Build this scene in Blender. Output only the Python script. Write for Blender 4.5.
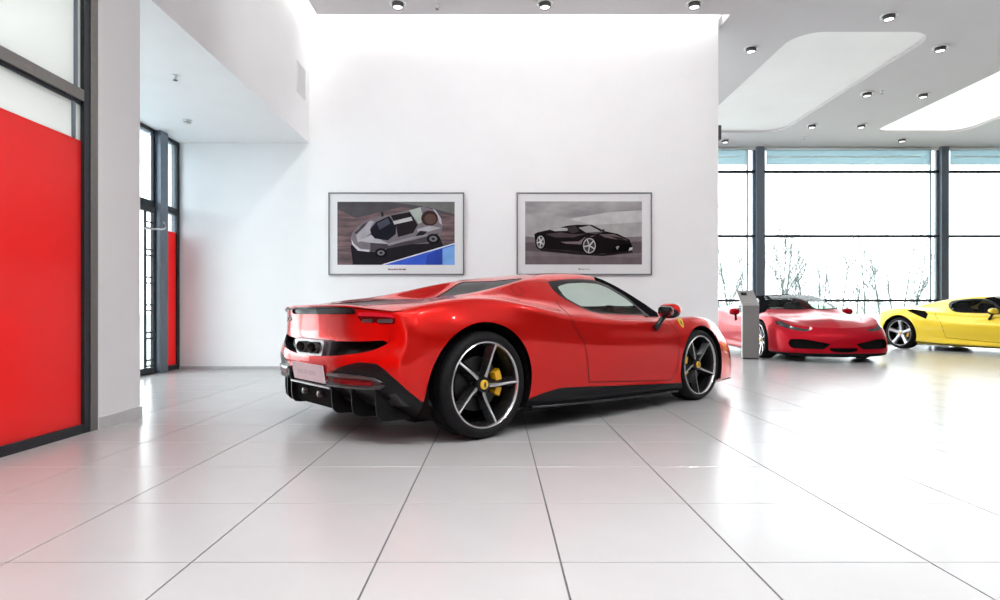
import bpy, math, random
import numpy as np
from mathutils import Vector, Matrix
from mathutils.bvhtree import BVHTree

for _o in list(bpy.data.objects):
    bpy.data.objects.remove(_o, do_unlink=True)
SC = bpy.context.scene
COL = SC.collection
PI = math.pi

# ------------------------------------------------------------------ camera
cam_d = bpy.data.cameras.new('camera')
cam = bpy.data.objects.new('camera', cam_d)
COL.objects.link(cam)
cam.location = (0, 0, .813)
cam.rotation_euler = (PI / 2, 0, 0)
cam_d.sensor_fit = 'HORIZONTAL'
cam_d.sensor_width = 36
cam_d.lens = 21.6
cam_d.shift_x = .0036
cam_d.shift_y = .012
cam_d.clip_start = .05
cam_d.clip_end = 500
SC.camera = cam

# ------------------------------------------------------------------ sky and exposure
SKY = 2.1
world = bpy.data.worlds.new('overcast_sky')
SC.world = world
world.use_nodes = True
_bg = world.node_tree.nodes['Background']
_bg.inputs['Color'].default_value = (.96, .98, 1, 1)
_bg.inputs['Strength'].default_value = SKY
SC.view_settings.view_transform = 'Standard'
SC.view_settings.look = 'None'
SC.view_settings.gamma = 1
SC.view_settings.use_curve_mapping = False
SC.view_settings.exposure = 1.54
SC.cycles.use_denoising = True
SC.cycles.max_bounces = 10
SC.cycles.diffuse_bounces = 6
SC.cycles.glossy_bounces = 5
SC.cycles.transmission_bounces = 6
SC.cycles.transparent_max_bounces = 16
SC.cycles.sample_clamp_indirect = 6
SC.cycles.caustics_reflective = False
SC.cycles.caustics_refractive = False


def area_light(name, loc, rot, sx, sy, power, color=(1, 1, 1), portal=False):
    d = bpy.data.lights.new(name, 'AREA')
    d.shape = 'RECTANGLE'
    d.size, d.size_y = sx, sy
    d.energy = power
    d.color = color
    if portal:
        d.cycles.is_portal = True
    o = bpy.data.objects.new(name, d)
    COL.objects.link(o)
    o.location = loc
    o.rotation_euler = rot
    return o


# daylight portals in the glazed openings (guide the sky light, emit nothing themselves)
area_light('daylight_portal', (12.6, 15.3, 2.47), (-PI / 2, 0, 0), 19, 4.9, 1, portal=True)
area_light('daylight_portal', (-4.8, 6.6, 1.62), (0, -PI / 2, 0), 3.2, 3.9, 1, portal=True)


# ------------------------------------------------------------------ materials
MATS = {}


def mat(name, col, rough=.5, metal=0., coat=0., noise=0., nscale=20., bump=0., spec=.5, emit=None, estr=0., coat_rough=.03, stretch=None, coat_ior=1.5):
    """principled surface; noise = relative colour variation, bump = fine relief"""
    if name in MATS:
        return MATS[name]
    m = bpy.data.materials.new(name)
    m.use_nodes = True
    nt = m.node_tree
    b = nt.nodes['Principled BSDF']
    c = (*col, 1)
    b.inputs['Base Color'].default_value = c
    b.inputs['Roughness'].default_value = rough
    b.inputs['Metallic'].default_value = metal
    b.inputs['Specular IOR Level'].default_value = spec
    b.inputs['Coat Weight'].default_value = coat
    b.inputs['Coat Roughness'].default_value = coat_rough
    b.inputs['Coat IOR'].default_value = coat_ior
    if emit:
        b.inputs['Emission Color'].default_value = (*emit, 1)
        b.inputs['Emission Strength'].default_value = estr
    if noise or bump:
        tc = nt.nodes.new('ShaderNodeTexCoord')
        no = nt.nodes.new('ShaderNodeTexNoise')
        no.inputs['Scale'].default_value = nscale
        no.inputs['Detail'].default_value = 4
        if stretch:
            mp = nt.nodes.new('ShaderNodeMapping')
            mp.inputs['Scale'].default_value = stretch
            nt.links.new(tc.outputs['Object'], mp.inputs['Vector'])
            nt.links.new(mp.outputs['Vector'], no.inputs['Vector'])
        else:
            nt.links.new(tc.outputs['Object'], no.inputs['Vector'])
        if noise:
            r = nt.nodes.new('ShaderNodeValToRGB')
            r.color_ramp.elements[0].position = .3
            r.color_ramp.elements[1].position = .7
            r.color_ramp.elements[0].color = (*[max(0, v * (1 - noise)) for v in col], 1)
            r.color_ramp.elements[1].color = (*[min(1, v * (1 + noise)) for v in col], 1)
            nt.links.new(no.outputs['Fac'], r.inputs['Fac'])
            nt.links.new(r.outputs['Color'], b.inputs['Base Color'])
        if bump:
            bp = nt.nodes.new('ShaderNodeBump')
            bp.inputs['Strength'].default_value = bump
            bp.inputs['Distance'].default_value = .002
            nt.links.new(no.outputs['Fac'], bp.inputs['Height'])
            nt.links.new(bp.outputs['Normal'], b.inputs['Normal'])
    MATS[name] = m
    return m


def glass_mat(name, tint=(.95, .98, .98), refl=.06, haze=0., hazecol=(.9, .92, .92), graze=.6):
    """clear sheet glass: see-through, fresnel reflection, optional frosting"""
    if name in MATS:
        return MATS[name]
    m = bpy.data.materials.new(name)
    m.use_nodes = True
    nt = m.node_tree
    nt.nodes.clear()
    out = nt.nodes.new('ShaderNodeOutputMaterial')
    tr = nt.nodes.new('ShaderNodeBsdfTransparent')
    tr.inputs['Color'].default_value = (*tint, 1)
    gl = nt.nodes.new('ShaderNodeBsdfGlossy')
    gl.inputs['Roughness'].default_value = .01
    fc = nt.nodes.new('ShaderNodeLayerWeight')
    fc.inputs['Blend'].default_value = .5
    pw = nt.nodes.new('ShaderNodeMath'); pw.operation = 'POWER'; pw.inputs[1].default_value = 5
    lw = nt.nodes.new('ShaderNodeMath'); lw.operation = 'MULTIPLY_ADD'
    lw.inputs[1].default_value = graze; lw.inputs[2].default_value = refl * .5
    nt.links.new(fc.outputs['Facing'], pw.inputs[0]); nt.links.new(pw.outputs[0], lw.inputs[0])
    mx = nt.nodes.new('ShaderNodeMixShader')
    nt.links.new(lw.outputs[0], mx.inputs['Fac'])
    src = tr
    if haze:
        tl = nt.nodes.new('ShaderNodeBsdfTranslucent')
        tl.inputs['Color'].default_value = (*hazecol, 1)
        df = nt.nodes.new('ShaderNodeBsdfDiffuse')
        df.inputs['Color'].default_value = (*hazecol, 1)
        m1 = nt.nodes.new('ShaderNodeMixShader')
        m1.inputs['Fac'].default_value = .5
        nt.links.new(tl.outputs[0], m1.inputs[1])
        nt.links.new(df.outputs[0], m1.inputs[2])
        m2 = nt.nodes.new('ShaderNodeMixShader')
        m2.inputs['Fac'].default_value = haze
        nt.links.new(tr.outputs[0], m2.inputs[1])
        nt.links.new(m1.outputs[0], m2.inputs[2])
        src = m2
    nt.links.new(src.outputs[0], mx.inputs[1])
    nt.links.new(gl.outputs[0], mx.inputs[2])
    nt.links.new(mx.outputs[0], out.inputs['Surface'])
    MATS[name] = m
    return m


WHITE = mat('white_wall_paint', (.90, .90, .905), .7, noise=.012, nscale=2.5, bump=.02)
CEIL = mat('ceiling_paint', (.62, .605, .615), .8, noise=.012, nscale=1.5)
COVE = mat('cove_paint', (.9, .9, .9), .7, noise=.01, nscale=2)
TILE = mat('porcelain_tile', (.40, .40, .402), .22, spec=.36, noise=.02, nscale=3.5, bump=.015)
GROUT = mat('grout', (.10, .10, .10), .8, noise=.1, nscale=40)
FRAME = mat('anthracite_frame', (.030, .034, .040), .4, metal=.2, spec=.25, noise=.05, nscale=30)
BRONZE = mat('bronze_anodised_frame', (.20, .185, .175), .4, metal=.4, noise=.05, nscale=30)
STEELBLUE = mat('grey_blue_post', (.15, .18, .22), .35, metal=.3, noise=.04, nscale=10)
CLEAR = glass_mat('clear_glass')
PALE = glass_mat('pale_blue_glass', (.88, .95, .98), haze=.1, hazecol=(.80, .90, .98))
FROST = glass_mat('frosted_glass', (.8, .82, .8), haze=.9, hazecol=(.72, .735, .715))
TEAL = glass_mat('teal_blind_fabric', (.52, .63, .66), haze=.7, hazecol=(.50, .61, .64))


def red_film():
    m = bpy.data.materials.new('red_backlit_film')
    m.use_nodes = True
    nt = m.node_tree
    nt.nodes.clear()
    out = nt.nodes.new('ShaderNodeOutputMaterial')
    col = (.74, .052, .050, 1)
    tl = nt.nodes.new('ShaderNodeBsdfTranslucent'); tl.inputs['Color'].default_value = col
    df = nt.nodes.new('ShaderNodeBsdfDiffuse'); df.inputs['Color'].default_value = col
    gl = nt.nodes.new('ShaderNodeBsdfGlossy'); gl.inputs['Roughness'].default_value = .15
    a = nt.nodes.new('ShaderNodeMixShader'); a.inputs['Fac'].default_value = .55
    b = nt.nodes.new('ShaderNodeMixShader'); b.inputs['Fac'].default_value = .03
    nt.links.new(tl.outputs[0], a.inputs[1]); nt.links.new(df.outputs[0], a.inputs[2])
    nt.links.new(a.outputs[0], b.inputs[1]); nt.links.new(gl.outputs[0], b.inputs[2])
    nt.links.new(b.outputs[0], out.inputs['Surface'])
    return m


REDFILM = red_film()


# ------------------------------------------------------------------ object helpers
def obj(name, verts, faces, material, parent=None, smooth=False, normals=None, mats=None, midx=None):
    me = bpy.data.meshes.new(name)
    me.from_pydata([tuple(map(float, v)) for v in verts], [], [tuple(map(int, f)) for f in faces])
    for m in (mats or [material]):
        me.materials.append(m)
    if midx is not None:
        me.polygons.foreach_set('material_index', midx)
    if smooth or normals is not None:
        me.polygons.foreach_set('use_smooth', [True] * len(me.polygons))
    me.update()
    if normals is not None:
        me.normals_split_custom_set_from_vertices([tuple(map(float, n)) for n in normals])
    o = bpy.data.objects.new(name, me)
    COL.objects.link(o)
    if parent is not None:
        o.parent = parent
    return o


def tag(o, label=None, cat=None, group=None, kind=None):
    if label: o['label'] = label
    if cat: o['category'] = cat
    if group: o['group'] = group
    if kind: o['kind'] = kind
    return o


def thing(name, label, cat, loc=(0, 0, 0), rz=0, group=None):
    o = bpy.data.objects.new(name, None)
    COL.objects.link(o)
    o.location = loc
    o.rotation_euler = (0, 0, rz)
    o.empty_display_size = .1
    return tag(o, label, cat, group)


class MB:
    """collects primitives into one mesh"""
    def __init__(s):
        s.v, s.f, s.m = [], [], []

    def add(s, v, f, mi=0):
        n = len(s.v)
        s.v += [tuple(p) for p in v]
        s.f += [tuple(i + n for i in q) for q in f]
        s.m += [mi] * len(f)
        return s

    def box(s, a, b, mi=0, bev=0.):
        x0, y0, z0 = a; x1, y1, z1 = b
        if bev <= 0:
            v = [(x, y, z) for z in (z0, z1) for y in (y0, y1) for x in (x0, x1)]
            f = [(0, 2, 3, 1), (4, 5, 7, 6), (0, 1, 5, 4), (2, 6, 7, 3), (0, 4, 6, 2), (1, 3, 7, 5)]
            return s.add(v, f, mi)
        e = bev
        pts = {}
        v = []
        for ix in (0, 1):
            for iy in (0, 1):
                for iz in (0, 1):
                    X = (x0, x1)[ix]; Y = (y0, y1)[iy]; Z = (z0, z1)[iz]
                    sx = e * (1 - 2 * ix); sy = e * (1 - 2 * iy); sz = e * (1 - 2 * iz)
                    pts[ix, iy, iz] = len(v)
                    v += [(X, Y + sy, Z + sz), (X + sx, Y, Z + sz), (X + sx, Y + sy, Z)]
        P = lambda i, j, k, a_: pts[i, j, k] + a_
        f = []
        for i in (0, 1):
            q = [P(i, 0, 0, 0), P(i, 1, 0, 0), P(i, 1, 1, 0), P(i, 0, 1, 0)]; f.append(q if i else q[::-1])
            q = [P(0, i, 0, 1), P(1, i, 0, 1), P(1, i, 1, 1), P(0, i, 1, 1)]; f.append(q[::-1] if i else q)
            q = [P(0, 0, i, 2), P(1, 0, i, 2), P(1, 1, i, 2), P(0, 1, i, 2)]; f.append(q if i else q[::-1])
        for i in (0, 1):
            for j in (0, 1):
                q = [P(i, j, 0, 0), P(i, j, 0, 1), P(i, j, 1, 1), P(i, j, 1, 0)]; f.append(q if i != j else q[::-1])
                q = [P(i, 0, j, 0), P(i, 0, j, 2), P(i, 1, j, 2), P(i, 1, j, 0)]; f.append(q[::-1] if i != j else q)
                q = [P(0, i, j, 1), P(0, i, j, 2), P(1, i, j, 2), P(1, i, j, 1)]; f.append(q if i != j else q[::-1])
        for i in (0, 1):
            for j in (0, 1):
                for k in (0, 1):
                    q = [P(i, j, k, 0), P(i, j, k, 1), P(i, j, k, 2)]
                    f.append(q if (i + j + k) % 2 else q[::-1])
        return s.add(v, f, mi)

    def tube(s, pts, rad, n=8, mi=0, cap=True):
        pts = [Vector(p) for p in pts]
        rr = rad if hasattr(rad, '__len__') else [rad] * len(pts)
        v, f = [], []
        up = Vector((0, 0, 1))
        for i, p in enumerate(pts):
            t = (pts[min(i + 1, len(pts) - 1)] - pts[max(i - 1, 0)])
            t = t.normalized() if t.length > 1e-9 else Vector((0, 0, 1))
            a = t.cross(up)
            if a.length < 1e-3: a = t.cross(Vector((1, 0, 0)))
            a.normalize(); b = t.cross(a)
            for k in range(n):
                w = 2 * PI * k / n
                q = p + (a * math.cos(w) + b * math.sin(w)) * rr[i]
                v.append(tuple(q))
        for i in range(len(pts) - 1):
            for k in range(n):
                k2 = (k + 1) % n
                f.append((i * n + k, (i + 1) * n + k, (i + 1) * n + k2, i * n + k2))
        if cap:
            f.append(tuple(range(n)))
            f.append(tuple((len(pts) - 1) * n + k for k in reversed(range(n))))
        return s.add(v, f, mi)

    def lathe(s, prof, n=48, axis='z', c=(0, 0, 0), mi=0, sgn=1):
        """prof = [(r, h)]; axis z or y (h measured along -sgn*y inward)"""
        v, f = [], []
        for k in range(n):
            w = 2 * PI * k / n
            for r, h in prof:
                if axis == 'z':
                    v.append((c[0] + r * math.cos(w), c[1] + r * math.sin(w), c[2] + h))
                else:
                    v.append((c[0] + r * math.cos(w), c[1] - sgn * h, c[2] + r * math.sin(w)))
        m = len(prof)
        for k in range(n):
            k2 = (k + 1) % n
            for i in range(m - 1):
                q = (k * m + i, k2 * m + i, k2 * m + i + 1, k * m + i + 1)
                f.append(q if sgn > 0 else q[::-1])
        return s.add(v, f, mi)

    def prism(s, poly, fn, d0, d1, mi=0):
        """extrude 2D polygon; fn(u, v, d) -> xyz"""
        n = len(poly)
        v = [fn(u, w, d0) for u, w in poly] + [fn(u, w, d1) for u, w in poly]
        f = [tuple(range(n)), tuple(reversed(range(n, 2 * n)))]
        for i in range(n):
            j = (i + 1) % n
            f.append((i, i + n, j + n, j))
        return s.add(v, f, mi)

    def build(s, name, material, parent=None, smooth=False, mats=None):
        o = obj(name, s.v, s.f, material, parent, smooth, mats=mats, midx=s.m if mats else None)
        return o


def box(name, a, b, material, parent=None, bev=0.):
    return MB().box(a, b, bev=bev).build(name, material, parent)


def struct(o):
    o['kind'] = 'structure'
    return o


def auto_smooth(o, ang=40):
    me = o.data
    me.polygons.foreach_set('use_smooth', [True] * len(me.polygons))
    me.update()
    try:
        me.set_sharp_from_angle(angle=math.radians(ang))
    except Exception:
        pass
    return o

# ================================================================== THE ROOM
ZC = 4.95            # main ceiling
YB = 8.60            # picture wall
YG = 15.10           # far glazing
XL = -2.75           # wall plane left
XA = -4.56           # alcove glazing
XR = 22.0
YN = -7.0
ZA = 3.235           # alcove ceiling

floor = struct(box('floor', (XA - .4, YN - .2, -.12), (XR + .2, YG + .25, -.004), GROUT))


def build_tiles():
    T = .6
    mb = MB().box((.0028, .0024, -.0045), (T - .0028, T - .0024, 0), bev=.0012)
    me_src = mb.build('tile', TILE, floor)
    i0, i1 = math.floor((XA - .3 - .209) / T), math.ceil((XR - .209) / T)
    j0, j1 = math.floor((YN - 1.95) / T), math.ceil((YG + .1 - 1.95) / T)
    cells = []
    for i in range(i0, i1):
        for j in range(j0, j1):
            x = .209 + i * T; y = 1.95 + j * T
            cx, cy = x + .3, y + .3
            score = 0
            if y > 1.0:
                u = 496.4 + 600 * cx / cy; v = 312 + 488 / cy
                hidden = (cy > YB + .1 and cx < XL + (3.18 - XL) * cy / YB) or (cx < XL - .2 and cy < 4.5)
                if -60 < u < 1060 and v < 690 and not hidden:
                    score = 1 / cy ** 3
            cells.append((-score, x, y))
    cells.sort()
    rest = MB()
    first = True
    for k, (sc, x, y) in enumerate(cells):
        if k < 300 and sc < 0:
            o = me_src if first else me_src.copy()
            if not first:
                COL.objects.link(o)
                o.parent = floor
            first = False
            o.location = (x, y, 0)
        else:
            rest.add([(x + .0025, y + .0024, 0), (x + T - .0025, y + .0024, 0), (x + T - .0025, y + T - .0024, 0), (x + .0025, y + T - .0024, 0),
                      (x + .0025, y + .0024, -.0045), (x + T - .0025, y + .0024, -.0045), (x + T - .0025, y + T - .0024, -.0045), (x + .0025, y + T - .0024, -.0045)],
                     [(0, 1, 2, 3), (0, 4, 5, 1), (1, 5, 6, 2), (2, 6, 7, 3), (3, 7, 4, 0)])
    r = rest.build('tile_field', TILE, floor)
    r['kind'] = 'stuff'


build_tiles()

# picture wall with its free right end
struct(box('wall_back', (XA - .2, YB, 0), (3.18, YB + .3, 5.6), WHITE))
struct(box('wall_left_rear', (XA - .2, YB + .3, 0), (XA, YG, ZC), WHITE))
struct(box('baseboard_back', (XA, YB - .012, 0), (3.18, YB, .035), mat('grey_skirting', (.45, .45, .46), .5, noise=.05)))
# left wall: pillar, fascia over the alcove, return wall
struct(box('wall_left', (XL - .35, 4.15, 0), (XL, 4.63, 5.6), WHITE))
struct(MB().box((XL, 4.15, 0), (XL + .012, 4.63, .085)).box((XL - .35, 4.63, 0), (XL + .012, 4.642, .085)).build('baseboard_left', mat('light_skirting', (.62, .62, .62), .5, noise=.03)))
struct(box('wall_fascia', (XL - .2, 4.63, ZA), (XL + .07, YB, 5.6), WHITE))
struct(box('wall_left_front', (XL - .35, YN, 3.3), (XL, 4.15, 5.6), WHITE))
struct(box('wall_alcove_return', (XA - .2, 4.45, 0), (XL - .35, 4.63, ZA + .15), WHITE))
struct(box('ceiling_alcove', (XA - .2, 4.63, ZA), (XL - .2, YB, ZA + .15), WHITE))


def ceiling():
    mb = MB()
    xs = [XL - .35, -2.50, 3.25, 4.45, 6.55, 8.65, 10.75, XR + .2]
    ys = [YN - .2, 8.35, 8.70, 8.86, 8.95, 13.87, YG + .2]
    X0 = -2.5
    for i in range(len(xs) - 1):
        for j in range(len(ys) - 1):
            x0, x1, y0, y1 = xs[i], xs[i + 1], ys[j], ys[j + 1]
            cx, cy = (x0 + x1) / 2, (y0 + y1) / 2
            if cx < X0 and cy < YB: continue                                # slot along the fascia
            if X0 < cx < 3.25 and 8.35 < cy < 8.95: continue               # slot along the picture wall
            if 8.86 < cy < 13.87 and (4.45 < cx < 6.55 or 8.65 < cx < 10.75): continue
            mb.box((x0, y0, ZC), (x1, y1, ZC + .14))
    # rounded corners of the two light coffers
    R = .42
    for x0, x1 in ((4.45, 6.55), (8.65, 10.75)):
        for cx, sx in ((x0, 1), (x1, -1)):
            for cy, sy in ((8.86, 1), (13.87, -1)):
                arc = [(cx + sx * R * (1 - math.cos(a)), cy + sy * R * (1 - math.sin(a))) for a in np.linspace(0, PI / 2, 10)]
                poly = [(cx, cy)] + arc
                mb.prism(poly, lambda u, v, d: (u, v, d), ZC, ZC + .14)
    return struct(mb.build('ceiling', CEIL))


ceiling()
# cover over the light slots
struct(MB().box((XL - .35, YN, 5.42), (-2.30, YB + .3, 5.6)).box((-2.5, 8.05, 5.42), (3.5, 9.2, 5.6)).box((-2.48, 8.05, ZC + .14), (3.5, 8.10, 5.42))
       .box((-2.31, YN, ZC + .14), (-2.26, 8.1, 5.42)).box((3.45, 8.05, ZC + .14), (3.5, 9.2, 5.42)).box((3.18, 9.15, ZC + .14), (3.5, 9.2, 5.42)).build('ceiling_slot', COVE))

LED = mat('led_strip', (1, 1, 1), .5, emit=(1, .99, .97), estr=5)
tag(box('cove_light', (-2.48, 8.40, 5.36), (3.2, 8.46, 5.41), LED), 'white linear cove light in the ceiling slot above the pictures', 'light')
tag(box('cove_light', (-2.62, 0, 5.36), (-2.56, 8.40, 5.41), LED), 'white linear cove light in the ceiling slot along the left fascia', 'light')


def coffer_panel(x0, x1, y0, y1, strength, label):
    m = mat('stretch_ceiling_light_%d' % int(strength * 100), (.85, .85, .84), .6, noise=.03, nscale=.9, emit=(1, 1, .99), estr=strength)
    tag(box('ceiling_light_panel', (x0 - .05, y0 - .05, ZC + .06), (x1 + .05, y1 + .05, ZC + .13), m), label, 'light', 'luminous ceiling panels')


coffer_panel(4.45, 6.55, 8.86, 13.87, .02, 'large rounded luminous ceiling panel next to the picture wall, above the kiosk')
coffer_panel(8.65, 10.75, 8.86, 13.87, .22, 'bright luminous ceiling panel above the yellow sports car')

# ---- downlights (recessed square-cut cylinders)
DL_LENS = mat('downlight_lens', (.9, .9, .9), .4, emit=(1, .98, .95), estr=2.2)
DL_BODY = mat('downlight_body', (.13, .13, .13), .3, metal=.7, noise=.05)
DL_RIM = mat('downlight_rim', (.75, .75, .75), .35, metal=.3)


def downlight(x, y, label, power=14, cone=80, tilt=0):
    t = thing('downlight', label, 'light', (x, y, ZC), .5, 'ceiling downlights')
    t.scale = (1.1, 1.1, 1.1)
    MB().lathe([(.10, 0), (.10, -.012), (.078, -.014), (.072, -.004), (.072, 0)], 24).build('trim_ring', DL_RIM, t, True)
    MB().lathe([(.0, -.002), (.068, -.002), (.068, -.055), (.058, -.062), (.055, -.05)], 20).build('housing', DL_BODY, t, True)
    MB().lathe([(.055, -.050), (.03, -.047), (.0, -.046)], 20).build('lens', DL_LENS, t, True)
    d = bpy.data.lights.new('downlight_beam', 'SPOT')
    d.energy = power; d.spot_size = math.radians(cone); d.spot_blend = 1; d.shadow_soft_size = .09; d.color = (1, 1, 1)
    o = bpy.data.objects.new('downlight_beam', d)
    COL.objects.link(o); o.parent = t; o.location = (0, 0, -.075)
    t.rotation_euler.z = 0 if tilt else .5
    o.rotation_euler.x = math.radians(tilt)          # swivelled towards the picture wall


for x, y, l in [(-1.32, 8.03, 'downlight above the left framed picture at the top edge'), (.65, 8.03, 'downlight above the right framed picture at the top edge'),
                (2.65, 8.03, 'downlight at the top edge near the right end of the picture wall'), (3.99, 9.40, 'downlight just right of the picture wall end, left of the rounded light panel'),
                (5.47, 8.36, 'downlight in front of the rounded light panel, highest at the right'), (6.93, 9.37, 'downlight at the right edge, beside the near corner of the rounded light panel'),
                (7.00, 11.33, 'downlight between the two luminous panels, beside the sprinkler'), (8.10, 11.39, 'downlight close to the left side of the brightest luminous panel'),
                (6.98, 13.27, 'downlight near the far right corner of the rounded light panel'), (8.07, 13.27, 'downlight just left of the brightest panel, towards the windows'),
                (9.70, 14.35, 'downlight between the brightest panel and the far windows'), (5.50, 14.43, 'downlight by the windows next to the wall end, above the kiosk')]:
    downlight(x, y, l, 3 if y < 8.1 else 14)
for y in (4.9, 1.8, -1.3, -4.4):          # unseen rows added to brighten the near hall and the picture wall
    for x in (-1.32, .65, 2.65, 5.5, 8.1, 11.0):
        if y > 4 and x < 3:
            downlight(x, y, 'added unseen downlight in the high ceiling, swivelled to brighten the picture wall', 66, 110, 60)
        else:
            downlight(x, y, 'added unseen downlight in the high ceiling, brightening the near hall', 135 if -2 < y < 3 else 235, 130)


def sprinkler(x, y, z, label):
    t = thing('sprinkler_head', label, 'sprinkler', (x, y, z), 0, 'sprinkler heads')
    MB().lathe([(.0, -.002), (.03, -.002), (.03, -.010), (.012, -.014), (.010, -.05), (.0, -.05)], 14).build('body', DL_RIM, t, True)
    MB().lathe([(.0, -.052), (.022, -.054), (.022, -.058), (0, -.06)], 12).build('deflector', DL_BODY, t)


sprinkler(7.22, 11.23, ZC, 'small sprinkler head between the two luminous ceiling panels')
sprinkler(7.27, 14.18, ZC, 'small sprinkler head in the ceiling strip by the far windows')
sprinkler(-.80, 8.09, ZC, 'small sprinkler head at the top edge over the left picture')
sprinkler(-3.28, 6.13, ZA, 'small sprinkler head in the low alcove ceiling')
t = thing('smoke_detector', 'white smoke detector on the low alcove ceiling by the window', 'detector', (-3.9, 7.57, ZA))
MB().lathe([(0, 0), (.055, 0), (.055, -.018), (.04, -.03), (.038, -.045), (0, -.05)], 24).build('housing', mat('white_plastic', (.7, .7, .7), .4), t, True)
MB().lathe([(.041, -.03), (.044, -.034), (.041, -.038)], 20).build('vent_ring', DL_BODY, t)
# speaker grille on the fascia
t = thing('wall_grille', 'white louvred air grille on the fascia near the picture wall', 'grille', (XL + .07, 8.23, 3.78))
gm = mat('grille_white', (.74, .74, .75), .5)
MB().box((0, -.17, 0), (.012, .17, .025)).box((0, -.17, .39), (.012, .17, .415)).box((0, -.17, .025), (.012, -.15, .39)).box((0, .15, .025), (.012, .17, .39)).build('frame', gm, t)
for k in range(12):
    z = .032 + k * .03
    MB().add([(0, -.15, z), (0, .15, z), (.010, .15, z + .018), (.010, -.15, z + .018), (0, -.15, z + .004), (0, .15, z + .004), (.010, .15, z + .022), (.010, -.15, z + .022)],
             [(0, 1, 2, 3), (7, 6, 5, 4), (0, 4, 5, 1), (2, 6, 7, 3), (1, 5, 6, 2), (0, 3, 7, 4)]).build('slat', gm, t)
# small dark speaker on the wall end
tag(MB().box((3.18, YB + .02, 3.29), (3.235, YB + .10, 3.50), bev=.008).build('wall_speaker', mat('dark_speaker', (.05, .05, .05), .5, noise=.1)), 'small dark speaker box on the free end of the picture wall', 'speaker')


# ---- glazing
def pane(name, a, b, m, parent):
    return box(name, a, b, m, parent)


def far_bay(n, x0, x1):
    """one bay of the far window wall between posts"""
    w = bpy.data.objects.new('window_%d' % n, None)
    COL.objects.link(w); w['kind'] = 'structure'; w.location = ((x0 + x1) / 2, YG, 0)
    L = lambda x: x - (x0 + x1) / 2
    for z0, z1 in ((.0, .10), (1.07, 1.13), (2.69, 2.75), (4.31, 4.37), (4.88, ZC)):
        box('transom', (L(x0), -.03, z0), (L(x1), .05, z1), FRAME if z1 < ZC else WHITE, w)
    for z0, z1 in ((.10, 1.07), (1.13, 2.69), (2.75, 4.31), (4.37, 4.88)):
        box('pane', (L(x0), .005, z0), (L(x1), .017, z1), CLEAR, w)
    box('jamb', (L(x0), -.02, 0), (L(x0) + .06, .06, ZC), STEELBLUE, w)
    box('jamb', (L(x1) - .06, -.02, 0), (L(x1), .06, ZC), STEELBLUE, w)
    box('side_mullion', (L(x1) - .21, -.01, 0), (L(x1) - .17, .05, ZC), mat('pale_blue_mullion', (.42, .52, .60), .4, metal=.2), w)
    return w


posts = [3.30, 6.60, 11.21, 15.8, 20.4]
for k, x in enumerate(posts):
    struct(box('trim_%d' % (k + 1), (x - .095, YG - .12, 0), (x + .095, YG + .12, ZC), STEELBLUE))
for k in range(4):
    far_bay(k + 3, posts[k] + .095, posts[k + 1] - .095)
    if k == 3: continue
    x0, x1 = posts[k] + .16, posts[k + 1] - .32
    t = thing('roller_blind', ['pale teal roller blind rolled to the top of the far window by the picture wall', 'pale teal roller blind at the top of the wide far window', 'pale teal roller blind at the top of the window beyond the right grey post', ''][k], 'blind', ((x0 + x1) / 2, YG - .06, 4.5), 0, 'roller blinds on the far windows')
    h = (x1 - x0) / 2
    box('fabric', (-h, -.003, .02), (h, .003, .40), TEAL, t)
    MB().tube([(-h, 0, .40), (h, 0, .40)], .028, 10).build('roller', mat('white_hem_bar', (.8, .85, .86), .4), t, True)
    box('hem_bar', (-h, -.012, 0), (h, .012, .022), mat('white_hem_bar', (.8, .85, .86), .4), t)
    box('stiffening_rod', (-h + .1, -.010, .19), (h - .25, .008, .215), mat('white_hem_bar', (.8, .85, .86), .4), t)

struct(box('wall_front', (XL - .35, YN - .2, 0), (XR + .2, YN, ZC), mat('slate_wall_paint', (.13, .13, .135), .7, noise=.03, nscale=2)))
struct(box('wall_right', (XR, YN - .2, 0), (XR + .2, YG + .2, ZC), mat('warm_grey_wall_paint', (.12, .12, .125), .7, noise=.02, nscale=2)))
struct(box('wall_far_right', (20.5, YG - .1, 0), (XR, YG + .1, ZC), WHITE))
# alcove glazing on the left (window_1) with a glazed door leaf
w1 = struct(bpy.data.objects.new('window_1', None)); COL.objects.link(w1); w1.location = (XA, 6.6, 0)
L = lambda y: y - 6.6
box('post', (-.03, L(7.99), 0), (.09, L(8.17), ZA), STEELBLUE, w1)
box('jamb', (-.06, L(8.53), 0), (.02, L(8.60), ZA), FRAME, w1)
box('jamb', (-.06, L(8.17), 0), (.02, L(8.20), ZA), FRAME, w1)
box('jamb', (-.02, L(7.94), 0), (.02, L(7.99), ZA), FRAME, w1)
box('jamb', (-.06, L(6.55), 0), (.02, L(6.62), ZA), FRAME, w1)
box('jamb', (-.06, L(4.63), 0), (.02, L(4.70), ZA), FRAME, w1)
for y0, y1 in ((8.20, 8.53), (6.62, 7.93), (4.70, 6.55)):
    box('transom', (-.06, L(y0), 2.19), (.025, L(y1), 2.28), FRAME, w1)
    box('transom', (-.06, L(y0), ZA - .05), (.02, L(y1), ZA), FRAME, w1)
    box('transom', (-.06, L(y0), 0), (.02, L(y1), .07), FRAME, w1)
    pane('pane', (-.012, L(y0), 2.28), (0, L(y1), ZA - .05), PALE, w1)
    if y0 > 8:
        pane('pane', (-.012, L(y0), 1.94), (0, L(y1), 2.19), PALE, w1)
        pane('red_panel', (-.014, L(y0), .07), (.002, L(y1), 1.94), REDFILM, w1)
    else:
        pane('pane', (-.012, L(y0), .07), (0, L(y1), 2.19), CLEAR, w1)
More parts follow.
